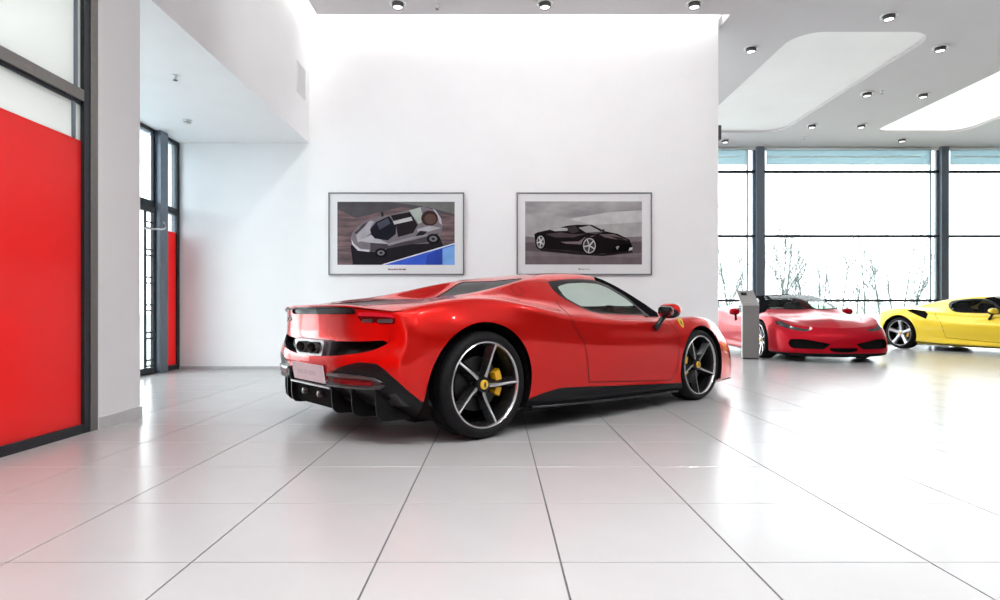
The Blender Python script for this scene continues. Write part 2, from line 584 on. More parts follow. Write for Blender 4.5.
# door leaf frame with paired glazing bars next to the post
d1 = struct(bpy.data.objects.new('door_1', None)); COL.objects.link(d1); d1.location = (XA + .03, 7.0, 0)
Ld = lambda y: y - 7.0
for y0, y1 in ((7.885, 7.925), (7.70, 7.735), (6.66, 6.73)):
    box('stile', (0, Ld(y0), .02), (.022, Ld(y1), 2.18), FRAME, d1)
for z in np.arange(.10, 2.15, .36):
    for dz in (0, .075):
        box('glazing_bar', (.004, Ld(7.735), z + dz), (.010, Ld(7.885), z + dz + .02), FRAME, d1)
box('rail', (0, Ld(6.73), 2.11), (.045, Ld(7.86), 2.18), FRAME, d1)
box('rail', (0, Ld(6.73), .02), (.045, Ld(7.86), .09), FRAME, d1)
hp = [(.06 + .10 * math.sin(a), Ld(7.66) + .40 * (a / PI), 1.86 + .02 * math.cos(a) + .16 * (a / PI) ** 2) for a in np.linspace(0, PI, 13)]
hp = [(.045, hp[0][1], hp[0][2])] + hp + [(.045, hp[-1][1], hp[-1][2] + .03)]
auto_smooth(MB().tube(hp, .013, 10).build('door_handle', mat('satin_steel', (.75, .76, .78), .25, metal=.8), d1), 60)

# near-left glazing (window_2)
w2 = struct(bpy.data.objects.new('window_2', None)); COL.objects.link(w2); w2.location = (XL, 2.5, 0)
L = lambda y: y - 2.5
box('post', (-.14, L(4.08), 0), (-.006, L(4.15), 3.3), BRONZE, w2)
box('jamb', (-.14, L(4.02), 0), (-.012, L(4.08), 3.3), FRAME, w2)
for y0, y1 in ((2.7, 4.02), (1.3, 2.6), (-.2, 1.2), (-1.7, -.3)):
    box('transom', (-.14, L(y0), 2.225), (-.012, L(y1), 2.30), BRONZE, w2)
    box('transom_seal', (-.13, L(y0), 2.20), (-.03, L(y1), 2.225), FRAME, w2)
    box('sill', (-.14, L(y0), 0), (-.015, L(y1), .06), FRAME, w2)
    box('pane', (-.05, L(y0), 2.30), (-.038, L(y1), 3.3), FROST, w2)
    box('pane', (-.05, L(y0), 1.96), (-.038, L(y1), 2.20), FROST, w2)
    box('red_panel', (-.055, L(y0), .06), (-.034, L(y1), 1.96), REDFILM, w2)
    if y0 != 2.7: box('jamb', (-.14, L(y1), 0), (-.02, L(y1) + .1, 3.3), FRAME, w2)
box('slim_mullion', (-.034, L(3.93), 1.96), (-.026, L(3.96), 2.2), STEELBLUE, w2)
box('slim_mullion', (-.034, L(3.95), 2.3), (-.026, L(3.98), 3.3), STEELBLUE, w2)
struct(box('wall_left_return', (XL - .35, YN, 0), (XL, -1.7, 3.3), WHITE))

# ground outside
GROUND = mat('pale_gravel_ground', (.42, .45, .44), .9, noise=.15, nscale=.4)
struct(obj('ground', [(-150, -150, -.14), (150, -150, -.14), (150, 200, -.14), (-150, 200, -.14)], [(0, 1, 2, 3)], GROUND))

def pchip(xs, ys, xq):
    xs=np.asarray(xs,float); ys=np.asarray(ys,float); xq=np.asarray(xq,float)
    h=np.diff(xs); d=np.diff(ys,axis=0)/h.reshape((-1,)+(1,)*(ys.ndim-1))
    m=np.zeros_like(ys)
    h1=h[:-1].reshape((-1,)+(1,)*(ys.ndim-1)); h2=h[1:].reshape(h1.shape)
    # finite-difference tangents (smooth), limited where slope changes sign
    t=(d[:-1]*h2+d[1:]*h1)/(h1+h2)
    lim=3*np.minimum(abs(d[:-1]),abs(d[1:]))
    t=np.where(d[:-1]*d[1:]<=0, t*0.35, np.sign(t)*np.minimum(abs(t),lim))
    m[1:-1]=t; m[0]=d[0]; m[-1]=d[-1]
    k=np.clip(np.searchsorted(xs,xq,side='right')-1,0,len(xs)-2)
    sh=(-1,)+(1,)*(ys.ndim-1)
    hh=h[k].reshape(sh); s=((xq-xs[k])/h[k]).reshape(sh)
    return ((1+2*s)*(1-s)**2)*ys[k]+(s*(1-s)**2)*hh*m[k]+(s*s*(3-2*s))*ys[k+1]+(s*s*(s-1))*hh*m[k+1]

# lower body: levels bottom->crest, each 15 nodes (x,y,z): rear centre .. side .. front centre
LOW=[
 # l0 underbody edge
 [(-1.88,0,.20),(-1.86,.40,.20),(-1.76,.62,.17),(-1.66,.76,.13),(-1.30,.80,.12),(-.88,.84,.115),(-.45,.86,.11),(.1,.86,.105),(.6,.86,.105),(.9,.86,.105),(1.27,.84,.105),(1.65,.80,.105),(2.02,.70,.10),(2.18,.44,.085),(2.24,0,.08)],
 # l1
 [(-2.02,0,.28),(-2.00,.44,.28),(-1.85,.76,.26),(-1.66,.87,.21),(-1.30,.92,.20),(-.88,.93,.175),(-.45,.935,.16),(.1,.935,.15),(.6,.935,.145),(.9,.935,.145),(1.27,.93,.145),(1.65,.90,.145),(2.08,.79,.135),(2.26,.5,.11),(2.33,0,.10)],
 # l2
 [(-2.085,0,.40),(-2.055,.48,.40),(-1.91,.85,.38),(-1.66,.925,.31),(-1.30,.96,.30),(-.88,.942,.27),(-.45,.930,.26),(.1,.924,.25),(.6,.927,.25),(.9,.938,.25),(1.27,.955,.25),(1.65,.93,.25),(2.09,.81,.22),(2.27,.51,.18),(2.34,0,.165)],
 # l3
 [(-2.10,0,.52),(-2.065,.48,.52),(-1.925,.87,.50),(-1.66,.95,.47),(-1.30,.975,.47),(-.88,.963,.44),(-.45,.950,.42),(.1,.946,.41),(.6,.947,.41),(.9,.953,.41),(1.27,.962,.42),(1.65,.935,.40),(2.075,.81,.33),(2.25,.5,.28),(2.33,0,.265)],
 # l4
 [(-2.035,0,.66),(-2.00,.46,.66),(-1.89,.87,.64),(-1.66,.955,.63),(-1.30,.978,.65),(-.88,.974,.62),(-.45,.958,.575),(.1,.956,.555),(.6,.955,.55),(.9,.952,.555),(1.27,.957,.58),(1.65,.925,.545),(2.05,.80,.44),(2.23,.49,.38),(2.32,0,.365)],
 # l5
 [(-2.035,0,.775),(-2.00,.44,.775),(-1.895,.845,.755),(-1.66,.925,.775),(-1.30,.950,.79),(-.88,.962,.755),(-.45,.948,.69),(.1,.935,.665),(.6,.927,.66),(.9,.922,.67),(1.27,.92,.705),(1.65,.88,.66),(2.01,.77,.535),(2.20,.47,.47),(2.29,0,.455)],
 # l6 crest
 [(-2.05,0,.852),(-2.02,.42,.850),(-1.905,.80,.820),(-1.68,.860,.868),(-1.30,.878,.905),(-.88,.938,.850),(-.45,.934,.772),(.10,.915,.742),(.60,.90,.732),(.90,.88,.742),(1.27,.855,.772),(1.65,.81,.735),(1.95,.72,.625),(2.13,.45,.57),(2.22,0,.555)],
]
# upper keys by crest x: (x, B(y,z), C(y,z), D(y,z), E z)
TOP=[
 (-1.905,(.64,.842),(.50,.847),(.30,.851),.852),
 (-1.68,(.72,.876),(.60,.872),(.38,.866),.864),
 (-1.45,(.735,.910),(.63,.914),(.42,.893),.893),
 (-1.25,(.745,.916),(.645,.938),(.44,.912),.914),
 (-1.05,(.75,.915),(.635,.974),(.455,.912),.911),
 (-.85,(.722,.902),(.61,1.018),(.465,.905),.890),
 (-.65,(.742,.895),(.58,1.062),(.46,.985),.960),
 (-.45,(.78,.878),(.555,1.092),(.44,1.098),1.09),
 (-.25,(.80,.860),(.55,1.105),(.42,1.128),1.135),
 (0.0,(.81,.820),(.55,1.108),(.40,1.143),1.156),
 (.25,(.815,.795),(.56,1.090),(.40,1.140),1.162),
 (.45,(.81,.782),(.585,1.035),(.42,1.10),1.140),
 (.65,(.80,.772),(.62,.955),(.45,1.03),1.085),
 (.85,(.785,.765),(.655,.865),(.48,.945),1.005),
 (1.05,(.765,.765),(.665,.790),(.50,.855),.910),
 (1.27,(.745,.768),(.64,.762),(.46,.765),.815),
 (1.50,(.71,.745),(.60,.730),(.42,.730),.755),
 (1.75,(.66,.690),(.55,.677),(.38,.680),.695),
 (1.95,(.60,.610),(.48,.598),(.26,.576),.555),
]
def body_grid(ns=10, dense=1, low=None, top=None, smooth=3):
    """returns (P, tcols, ia) : P[col][row]=xyz ; rows 0..ia lower, ia.. top (only side columns)"""
    LOWa=np.array(low or LOW,float)                      # 7,15,3
    tn=np.arange(15.)
    seg=[8,8,10,12,14,14,14,12,10,12,12,10,8,8]
    ts=[0.]
    for i,s in enumerate(seg):
        s=int(s*dense); ts+=list(i+(np.arange(s)+1)/s)
    ts=np.array(ts)
    K=np.stack([pchip(tn,LOWa[l],ts) for l in range(7)],1)   # cols,7,3
    nl=len(LOWa)
    sub=int(ns*dense)
    def section(keys):
        n=len(keys); q=np.linspace(0,n-1,(n-1)*sub+1)
        return pchip(np.arange(n),keys,q)
    T=top or TOP
    tx=[r[0] for r in T]
    tk=np.array([[*r[1],*r[2],*r[3],r[4]] for r in T],float)
    i2=int(np.argmin(abs(ts-2))); i12=int(np.argmin(abs(ts-12)))
    xa=K[:,6,0]
    W=pchip(tx,tk,np.clip(xa,tx[0],tx[-1]))
    low_rows=(nl-1)*sub+1
    Plow=np.zeros((len(ts),low_rows,3)); Pfull=np.zeros((i12-i2+1,(nl-1+4)*sub+1,3))
    for c in range(len(ts)):
        Plow[c]=section(K[c])
        if i2<=c<=i12:
            w=W[c]; x=xa[c]
            up=np.array([[x,w[0],w[1]],[x,w[2],w[3]],[x,w[4],w[5]],[x,0,w[6]]])
            Pfull[c-i2]=section(np.vstack([K[c],up]))
    # match the rear and front edges of the top to the crest of the fascias
    m=4*sub
    def edge(cols):            # crest line resampled to m+1 points from corner to centre
        e=K[cols,6,:]; q=np.linspace(0,len(e)-1,m+1)
        return pchip(np.arange(len(e)),e,q)
    er=edge(np.arange(i2,-1,-1)); ef=edge(np.arange(i12,len(ts)))
    a=low_rows-1
    dr=er-Pfull[0,a:]; df=ef-Pfull[-1,a:]
    for c in range(Pfull.shape[0]):
        x=xa[c+i2]
        wr=max(0,1-(x-xa[i2])/.55); wr=wr*wr*(3-2*wr)
        wf=max(0,1-(xa[i12]-x)/.75); wf=wf*wf*(3-2*wf)
        Pfull[c,a:]+=dr*wr+df*wf
    Plow[i2:i12+1]=Pfull[:,:low_rows]
    # light smoothing (keep end rows/cols)
    for _ in range(smooth):
        Q=Pfull.copy()
        Q[1:-1]=.25*Pfull[:-2]+.5*Pfull[1:-1]+.25*Pfull[2:]
        R=Q.copy(); R[:,1:-1]=.25*Q[:,:-2]+.5*Q[:,1:-1]+.25*Q[:,2:]
        keep=R[:, -1].copy(); Pf0=Pfull
        R[:,-1]=Q[:,-1]; R[:,-1,1]=0
        Pfull=R
        Ql=Plow.copy(); Ql[1:-1]=.25*Plow[:-2]+.5*Plow[1:-1]+.25*Plow[2:]
        Rl=Ql.copy(); Rl[:,1:-1]=.25*Ql[:,:-2]+.5*Ql[:,1:-1]+.25*Ql[:,2:]
        Rl[0,:,1]=0; Rl[-1,:,1]=0
        Rl[i2:i12+1]=Pfull[:,:low_rows]
        # tie shared edges
        Pfull[0]=np.vstack([Rl[i2],Pfull[0,low_rows:]]); 
        Plow=Rl
        # re-tie top rear/front edges to fascia crest
        e=Plow[np.arange(i2,-1,-1),-1]; Pfull[0,a:]=pchip(np.arange(len(e)),e,np.linspace(0,len(e)-1,m+1))
        e=Plow[np.arange(i12,len(ts)),-1]; Pfull[-1,a:]=pchip(np.arange(len(e)),e,np.linspace(0,len(e)-1,m+1))
    return Plow,Pfull,ts,i2,i12,a,sub


# ================================================================== CARS
def sd_poly(q, poly):
    """signed distance of points q (N,2) to a polygon (negative inside)"""
    poly = np.asarray(poly, float)
    n = len(poly)
    d = np.full(len(q), 1e9)
    inside = np.zeros(len(q), bool)
    for i in range(n):
        a = poly[i]; b = poly[(i + 1) % n]
        e = b - a; w = q - a
        t = np.clip((w @ e) / (e @ e + 1e-12), 0, 1)
        d = np.minimum(d, np.hypot(*(w - t[:, None] * e).T))
        c = ((a[1] <= q[:, 1]) & (b[1] > q[:, 1])) | ((b[1] <= q[:, 1]) & (a[1] > q[:, 1]))
        with np.errstate(divide='ignore', invalid='ignore'):
            xi = a[0] + (q[:, 1] - a[1]) / (b[1] - a[1] if b[1] != a[1] else 1e-12) * e[0]
        inside ^= c & (q[:, 0] < xi)
    return np.where(inside, -d, d)


def sd_line(q, pts, w):
    pts = np.asarray(pts, float)
    d = np.full(len(q), 1e9)
    for a, b in zip(pts[:-1], pts[1:]):
        e = b - a; v = q - a
        t = np.clip((v @ e) / (e @ e + 1e-12), 0, 1)
        d = np.minimum(d, np.hypot(*(v - t[:, None] * e).T))
    return d - w


XZ = lambda P: P[:, [0, 2]]
XY = lambda P: P[:, [0, 1]]
HZR = lambda P: np.stack([P[:, 1] + (P[:, 0] + 2.1), P[:, 2]], 1)      # developed rear face (round the corner)
HZF = lambda P: np.stack([P[:, 1] + (2.34 - P[:, 0]), P[:, 2]], 1)     # developed front face


class Shell:
    """half body surface that can be divided along drawn lines into panels"""
    def __init__(s, Plow, Pfull, i2, i12):
        P, F = [], []
        nc, nr = Plow.shape[:2]
        idl = np.zeros((nc, nr), int)
        for c in range(nc):
            for r in range(nr):
                idl[c, r] = len(P); P.append(Plow[c, r])
        nt = Pfull.shape[1]
        idf = np.zeros((Pfull.shape[0], nt), int)
        for c in range(Pfull.shape[0]):
            idf[c, :nr] = idl[c + i2]
            for r in range(nr, nt):
                idf[c, r] = len(P); P.append(Pfull[c, r])
        top0 = {}
        for c in (0, Pfull.shape[0] - 1):           # end rows of the top: crest vertex shared
            pass
        for c in range(nc - 1):
            for r in range(nr - 1):
                F.append([idl[c, r], idl[c, r + 1], idl[c + 1, r + 1], idl[c + 1, r]])
        for c in range(Pfull.shape[0] - 1):
            for r in range(nr - 1, nt - 1):
                F.append([idf[c, r], idf[c, r + 1], idf[c + 1, r + 1], idf[c + 1, r]])
        P = np.array(P)
        N = np.zeros_like(P)
        Fa = np.array(F)
        nrm = np.cross(P[Fa[:, 2]] - P[Fa[:, 0]], P[Fa[:, 3]] - P[Fa[:, 1]])
        for k in range(4):
            np.add.at(N, Fa[:, k], nrm)
        # outward = +y on the flank
        flank = (abs(P[:, 2] - .45) < .1) & (P[:, 1] > .9)
        if N[flank, 1].mean() < 0:
            N = -N; F = [f[::-1] for f in F]
        N[P[:, 1] < 1e-6, 1] = 0
        N /= np.maximum(np.linalg.norm(N, axis=1), 1e-12)[:, None]
        s.P, s.N = P, N
        s.F = [('body', f) for f in F]

    def cut(s, name, fn, filt=None, src=('body',)):
        f = fn(s.P)
        f = np.where(abs(f) < 1e-6, 1e-6, f)
        newP, newN, edges = [], [], {}
        base = len(s.P)

        def mid(a, b):
            k = (a, b) if a < b else (b, a)
            if k not in edges:
                a_, b_ = k
                t = f[a_] / (f[a_] - f[b_])
                newP.append(s.P[a_] + t * (s.P[b_] - s.P[a_]))
                n = s.N[a_] + t * (s.N[b_] - s.N[a_])
                newN.append(n / max(np.linalg.norm(n), 1e-9))
                edges[k] = base + len(newP) - 1
            return edges[k]
        out = []
        for lab, fc in s.F:
            if lab not in src:
                out.append((lab, fc)); continue
            v = f[fc]
            if (v > 0).all() or (filt is not None and not filt(s.P[fc].mean(0))):
                out.append((lab, fc)); continue
            if (v < 0).all():
                out.append((name, fc)); continue
            pos, neg = [], []
            n = len(fc)
            for i in range(n):
                a, b = fc[i], fc[(i + 1) % n]
                (pos if f[a] > 0 else neg).append(a)
                if (f[a] > 0) != (f[b] > 0):
                    m = mid(a, b); pos.append(m); neg.append(m)
            if len(pos) > 2: out.append((lab, pos))
            if len(neg) > 2: out.append((name, neg))
        s.F = out
        if newP:
            s.P = np.vstack([s.P, newP]); s.N = np.vstack([s.N, newN])

    def half(s, lab):
        fs = [f for l, f in s.F if l == lab]
        ids = sorted({i for f in fs for i in f})
        mp = {i: k for k, i in enumerate(ids)}
        return s.P[ids].copy() if ids else np.zeros((0, 3)), s.N[ids].copy() if ids else np.zeros((0, 3)), [[mp[i] for i in f] for f in fs]


def boundary_edges(F):
    cnt = {}
    for f in F:
        for i in range(len(f)):
            a, b = f[i], f[(i + 1) % len(f)]
            if (b, a) in cnt: del cnt[(b, a)]
            else: cnt[(a, b)] = 1
    return list(cnt)


def mirror_join(P, N, F):
    """both halves in one mesh, welded on the centre plane"""
    n = len(P)
    idx, extra, en = {}, [], []
    for i in range(n):
        if abs(P[i, 1]) < 1e-5: idx[i] = i
        else:
            idx[i] = n + len(extra)
            extra.append(P[i] * [1, -1, 1]); en.append(N[i] * [1, -1, 1])
    P2 = np.vstack([P, extra]) if extra else P
    N2 = np.vstack([N, en]) if extra else N
    return P2, N2, F + [[idx[i] for i in f][::-1] for f in F]


def panel(sh, lab, name, material, parent, joined=True, off=0., shift=None, label=None):
    """make the part(s) for one region: one welded part or one per side.
    shift = xyz vector (half side) that sinks the region, with walls round its rim"""
    P, N, F = sh.half(lab)
    if not F: return []
    if off: P = P + N * off
    res = []
    if shift is not None:
        be = boundary_edges(F)
        n = len(P)
        P = np.vstack([P + np.array(shift), P]); N = np.vstack([N, N])
        F = F + [[a + n, b + n, b, a] for a, b in be if not (abs(P[a, 1]) < 1e-5 and abs(P[b, 1]) < 1e-5)]
    if joined:
        P2, N2, F2 = mirror_join(P, N, F)
        res.append(obj(name, P2, F2, material, parent, normals=None if shift is not None else N2))
    else:
        res.append(obj(name, P, F, material, parent, normals=None if shift is not None else N))
        res.append(obj(name, P * [1, -1, 1], [f[::-1] for f in F], material, parent, normals=None if shift is not None else N * [1, -1, 1]))
    if label:
        for r in res: r['label'] = label
    return res


# ---- shared car materials
TYRE = mat('tyre_rubber', (.011, .011, .012), .6, spec=.12, noise=.2, nscale=60, bump=.1)
RIMDARK = mat('gloss_black_rim', (.02, .02, .021), .22, metal=.5)
RIMSILVER = mat('machined_alloy', (.60, .59, .60), .25, metal=.9, noise=.04)
RIMGREY = mat('silver_painted_alloy', (.50, .50, .53), .3, metal=.7)
DISC = mat('brake_disc_steel', (.05, .05, .052), .35, metal=.8, noise=.1, nscale=40)
CALIPER = mat('yellow_caliper', (.80, .42, .005), .35, coat=.5)
BADGEY = mat('badge_yellow', (.85, .50, .02), .35, coat=.6)
BADGEK = mat('badge_black', (.02, .02, .02), .4)
CARBON = mat('satin_carbon', (.009, .009, .010), .4, spec=.1, coat=.4, coat_ior=1.35, noise=.2, nscale=90)
GLOSSK = mat('gloss_black_trim', (.008, .008, .009), .2, spec=.35)
DARK = mat('unlit_black_plastic', (.006, .006, .006), .8, spec=.1)
INTER = mat('cabin_leather_black', (.022, .022, .024), .6, noise=.2, nscale=50)
CHROME = mat('brushed_exhaust_steel', (.50, .50, .51), .28, metal=.9, noise=.06)
LAMPRED = mat('tail_lamp_red', (.10, .002, .005), .15, coat=.6)
LAMPBAR = mat('tail_lamp_bar_red', (.50, .006, .020), .2, coat=.8, emit=(1, .03, .06), estr=.10)
LAMPGREY = mat('lamp_grey_lens', (.08, .07, .07), .25, coat=.3)
PLATE = mat('number_plate_white', (.78, .74, .79), .45, noise=.02, nscale=12)
PLATETXT = mat('number_plate_grey', (.66, .64, .70), .5)
CARGLASS = glass_mat('car_side_glass', (.86, .93, .89), graze=.35)
WSCREEN = glass_mat('car_windscreen_glass', (.84, .93, .88), graze=.3)


def horse_poly():
    """outline of the small rearing-horse mark, unit height"""
    return [(-.12, -.5), (-.02, -.5), (-.02, -.38), (.06, -.22), (.20, -.34), (.22, -.48), (.30, -.48), (.28, -.28), (.18, -.08), (.20, .05), (.34, .16), (.30, .26),
            (.18, .18), (.10, .20), (.14, .36), (.02, .50), (-.10, .42), (-.24, .34), (-.22, .26), (-.10, .28), (-.14, .12), (-.30, .10), (-.32, .02), (-.16, 0), (-.18, -.14),
            (-.34, -.10), (-.36, -.22), (-.24, -.26), (-.10, -.28)]


def shield_poly():
    return [(-.42, .5), (0, .55), (.42, .5), (.44, .1), (.34, -.22), (.14, -.46), (0, -.55), (-.14, -.46), (-.34, -.22), (-.44, .1)]


def make_wheel(parent, x, side, R, W, ytrack, rot, style, cal_dir, dense=1):
    """wheel whose outer face looks towards side*y"""
    s = side
    w = bpy.data.objects
    rr = .278 if R > .33 else .270
    c = (0, 0, 0)
    n = 56 if dense else 32
    # rim lip and barrel = the wheel part itself
    mb = MB()
    mb.lathe([(rr + .004, .022), (rr + .002, .010), (rr - .005, .005), (rr - .009, .008), (rr - .014, .022)], n, 'y', c, 0, s)
    mb.lathe([(rr - .014, .022), (rr - .028, .05), (rr - .032, W * .55), (rr - .045, W * .8), (rr - .05, W - .02)], n, 'y', c, 1, s)
    wheel = auto_smooth(mb.build('wheel', None, parent, mats=[RIMSILVER if style != 'grey' else RIMGREY, RIMDARK]), 35)
    wheel.location = (x, s * ytrack, R)
    # tyre with tread grooves
    pr = [(rr - .012, .03), (rr - .001, .012), (rr + .012, .004), (rr + .03, 0), (R - .032, .003), (R - .014, .014), (R - .004, .034), (R, .052)]
    g0 = .07
    k = 4 if W > .27 else 3
    for i in range(k):
        yy = g0 + (W - 2 * g0) * (i + .5) / k
        pr += [(R, yy - .009), (R - .008, yy - .007), (R - .008, yy + .007), (R, yy + .009)]
    pr += [(R, W - .052), (R - .004, W - .034), (R - .014, W - .014), (R - .03, W - .003), (rr + .03, W), (rr - .01, W - .02)]
    auto_smooth(MB().lathe(pr, n, 'y', c, 0, s).build('tyre', TYRE, wheel), 50)
    # inner dark back plate and brake disc
    MB().lathe([(0, .19), (.10, .19), (rr - .05, W * .8)], 32, 'y', c, 0, s).build('back_plate', DARK, wheel)
    MB().lathe([(0, .085), (.075, .085), (.08, .115), (.178, .115), (.178, .145), (.08, .145)], 40, 'y', c, 0, s).build('brake_disc', DISC, wheel, False)
    # caliper: an arc block hugging the disc
    a0 = 0 if cal_dir > 0 else PI
    mb = MB()
    prof = [(.126, .084), (.133, .068), (.176, .064), (.186, .080), (.186, .15), (.126, .15)]
    for h0, h1 in ((-.52, -.12), (.12, .52)):
        ang = np.linspace(a0 + h0, a0 + h1, 9)
        v = [(r * math.cos(t), -s * h, r * math.sin(t)) for t in ang for r, h in prof]
        m = len(prof); f = []
        for i in range(len(ang) - 1):
            for j in range(m):
                j2 = (j + 1) % m
                f.append((i * m + j, i * m + j2, (i + 1) * m + j2, (i + 1) * m + j))
        f += [tuple(range(m)), tuple(reversed(range((len(ang) - 1) * m, len(ang) * m)))]
        mb.add(v, f)
    mb.add([(r * math.cos(a0 + t), -s * h, r * math.sin(a0 + t)) for t in (-.1, .1) for r, h in ((.12, .085), (.185, .08), (.19, .14), (.12, .14))],
           [(0, 1, 2, 3), (7, 6, 5, 4), (0, 4, 5, 1), (1, 5, 6, 2), (2, 6, 7, 3), (3, 7, 4, 0)])
    auto_smooth(mb.build('brake_caliper', CALIPER, wheel), 35)
    # spokes
    ns = 5 if style != 'multi' else 10
    for k in range(ns):
        th = rot + 2 * PI * k / ns
        rows = []
        rs = np.linspace(.035, rr - .008, 8)
        for i, r in enumerate(rs):
            u = i / 7
            sweep = (.20 * (1 - u) ** 2 - .02) * (1 if style == 'blade' else 0)
            if style == 'blade':
                wf = .0052 + .008 * (1 - u) ** 1.5 + .003 * u ** 6
                wb = wf + .018 + .016 * u
            elif style == 'grey':
                wf = .034 - .016 * math.sin(PI * min(1, u * .8)) + .014 * u
                wb = wf + .012
            else:
                wf = .011 + .004 * u
                wb = wf + .008
            yf = .052 - .040 * u ** 1.3 if u < 1 else .012
            yb = yf + .045
            a = th + sweep * -1
            ca, sa = math.cos(a), math.sin(a)
            row = []
            for off, h in ((-wb, yb), (-wf, yf), (0, yf - .003), (wf, yf), (wb, yb)):
                row.append((r * ca - off * sa, -s * h, r * sa + off * ca))
            rows.append(row)
        v = [p for r_ in rows for p in r_]
        f, mi = [], []
        for i in range(len(rows) - 1):
            for j in range(4):
                q = (i * 5 + j, i * 5 + j + 1, (i + 1) * 5 + j + 1, (i + 1) * 5 + j)
                f.append(q if s > 0 else q[::-1]); mi.append(0 if j in (1, 2) else 1)
            q = (i * 5 + 4, i * 5, (i + 1) * 5, (i + 1) * 5 + 4)
            f.append(q); mi.append(1)
        m0 = {'blade': [RIMSILVER, RIMDARK], 'grey': [RIMGREY, RIMGREY], 'multi': [RIMSILVER, RIMDARK]}[style]
        obj('spoke', v, f, None, wheel, mats=m0, midx=mi)
    # hub
    MB().lathe([(.0, .036), (.050, .040), (.056, .055), (.056, .09)], 28, 'y', c, 0, s).build('hub', RIMDARK if style == 'blade' else RIMGREY, wheel, False)
    MB().lathe([(.0, .026), (.026, .027), (.031, .031), (.031, .04)], 28, 'y', c, 0, s).build('hub_cap', BADGEY, wheel, False)
    if dense:
        MB().prism([(u * .036, v * .040) for u, v in horse_poly()], lambda u, v, d: (-s * u, -s * d, v), .0262, .0248).build('hub_emblem', BADGEK, wheel)
    return wheel


def ellipsoid(cx, cy, cz, rx, ry, rz, p=2.4, nu=20, nv=12):
    v, f = [], []
    sp = lambda a: math.copysign(abs(a) ** (2 / p), a)
    for j in range(nv + 1):
        b = -PI / 2 + PI * j / nv
        for i in range(nu):
            a = 2 * PI * i / nu
            v.append((cx + rx * sp(math.cos(b)) * sp(math.cos(a)), cy + ry * sp(math.cos(b)) * sp(math.sin(a)), cz + rz * sp(math.sin(b))))
    for j in range(nv):
        for i in range(nu):
            i2 = (i + 1) % nu
            f.append((j * nu + i, j * nu + i2, (j + 1) * nu + i2, (j + 1) * nu + i))
    return v, f


def sweep_lip(line, prof, fwd=-1):
    """sweep (outward, up) profile along a plan line"""
    n = len(line); m = len(prof)
    v, f = [], []
    for i in range(n):
        a = line[max(i - 1, 0)]; b = line[min(i + 1, n - 1)]
        t = np.array([b[0] - a[0], b[1] - a[1]]); t /= max(np.linalg.norm(t), 1e-9)
        o = np.array([-t[1], t[0]])
        if o[0] * fwd < 0: o = -o
        fade = min(1, 3 * min(i, n - 1 - i) / n + .15)
        for u, w in prof:
            v.append((line[i][0] + o[0] * u * fade, line[i][1] + o[1] * u * fade, line[i][2] + w * fade))
    for i in range(n - 1):
        for j in range(m):
            j2 = (j + 1) % m
            f.append((i * m + j, i * m + j2, (i + 1) * m + j2, (i + 1) * m + j))
    f += [tuple(reversed(range(m))), tuple(range((n - 1) * m, n * m))]
    return v, f


def ribbon(bvh, pts, mode, w, parent):
    """dark shut-line following the body surface, one per side"""
    d = []
    for a, b in zip(pts[:-1], pts[1:]):
        n = max(1, int(math.hypot(b[0] - a[0], b[1] - a[1]) / .012))
        d += [(a[0] + (b[0] - a[0]) * k / n, a[1] + (b[1] - a[1]) * k / n) for k in range(n)]
    d.append(pts[-1])
    hit = []
    for a, b in d:
        h = bvh.ray_cast(Vector((a, 2, b)), Vector((0, -1, 0))) if mode == 'side' else bvh.ray_cast(Vector((a, max(b, 1e-4), 3)), Vector((0, 0, -1)))
        if h[0] is not None:
            n = h[1]
            if (mode == 'side' and n.y < 0) or (mode == 'top' and n.z < 0): n = -n
            hit.append((h[0], n))
    if len(hit) < 2: return
    v = []
    for i, (q, n) in enumerate(hit):
        t = hit[min(i + 1, len(hit) - 1)][0] - hit[max(i - 1, 0)][0]
        s = n.cross(t).normalized() * w
        q = q + n * .0012
        v += [tuple(q - s), tuple(q + s)]
    f = [(2 * i, 2 * i + 1, 2 * i + 3, 2 * i + 2) for i in range(len(hit) - 1)]
    obj('panel_gap', v, f, DARK, parent)
    obj('panel_gap', [(x, -y, z) for x, y, z in v], f, DARK, parent)


ARCH_R = (-1.335, .330, .420)
ARCH_F = (1.300, .320, .368)


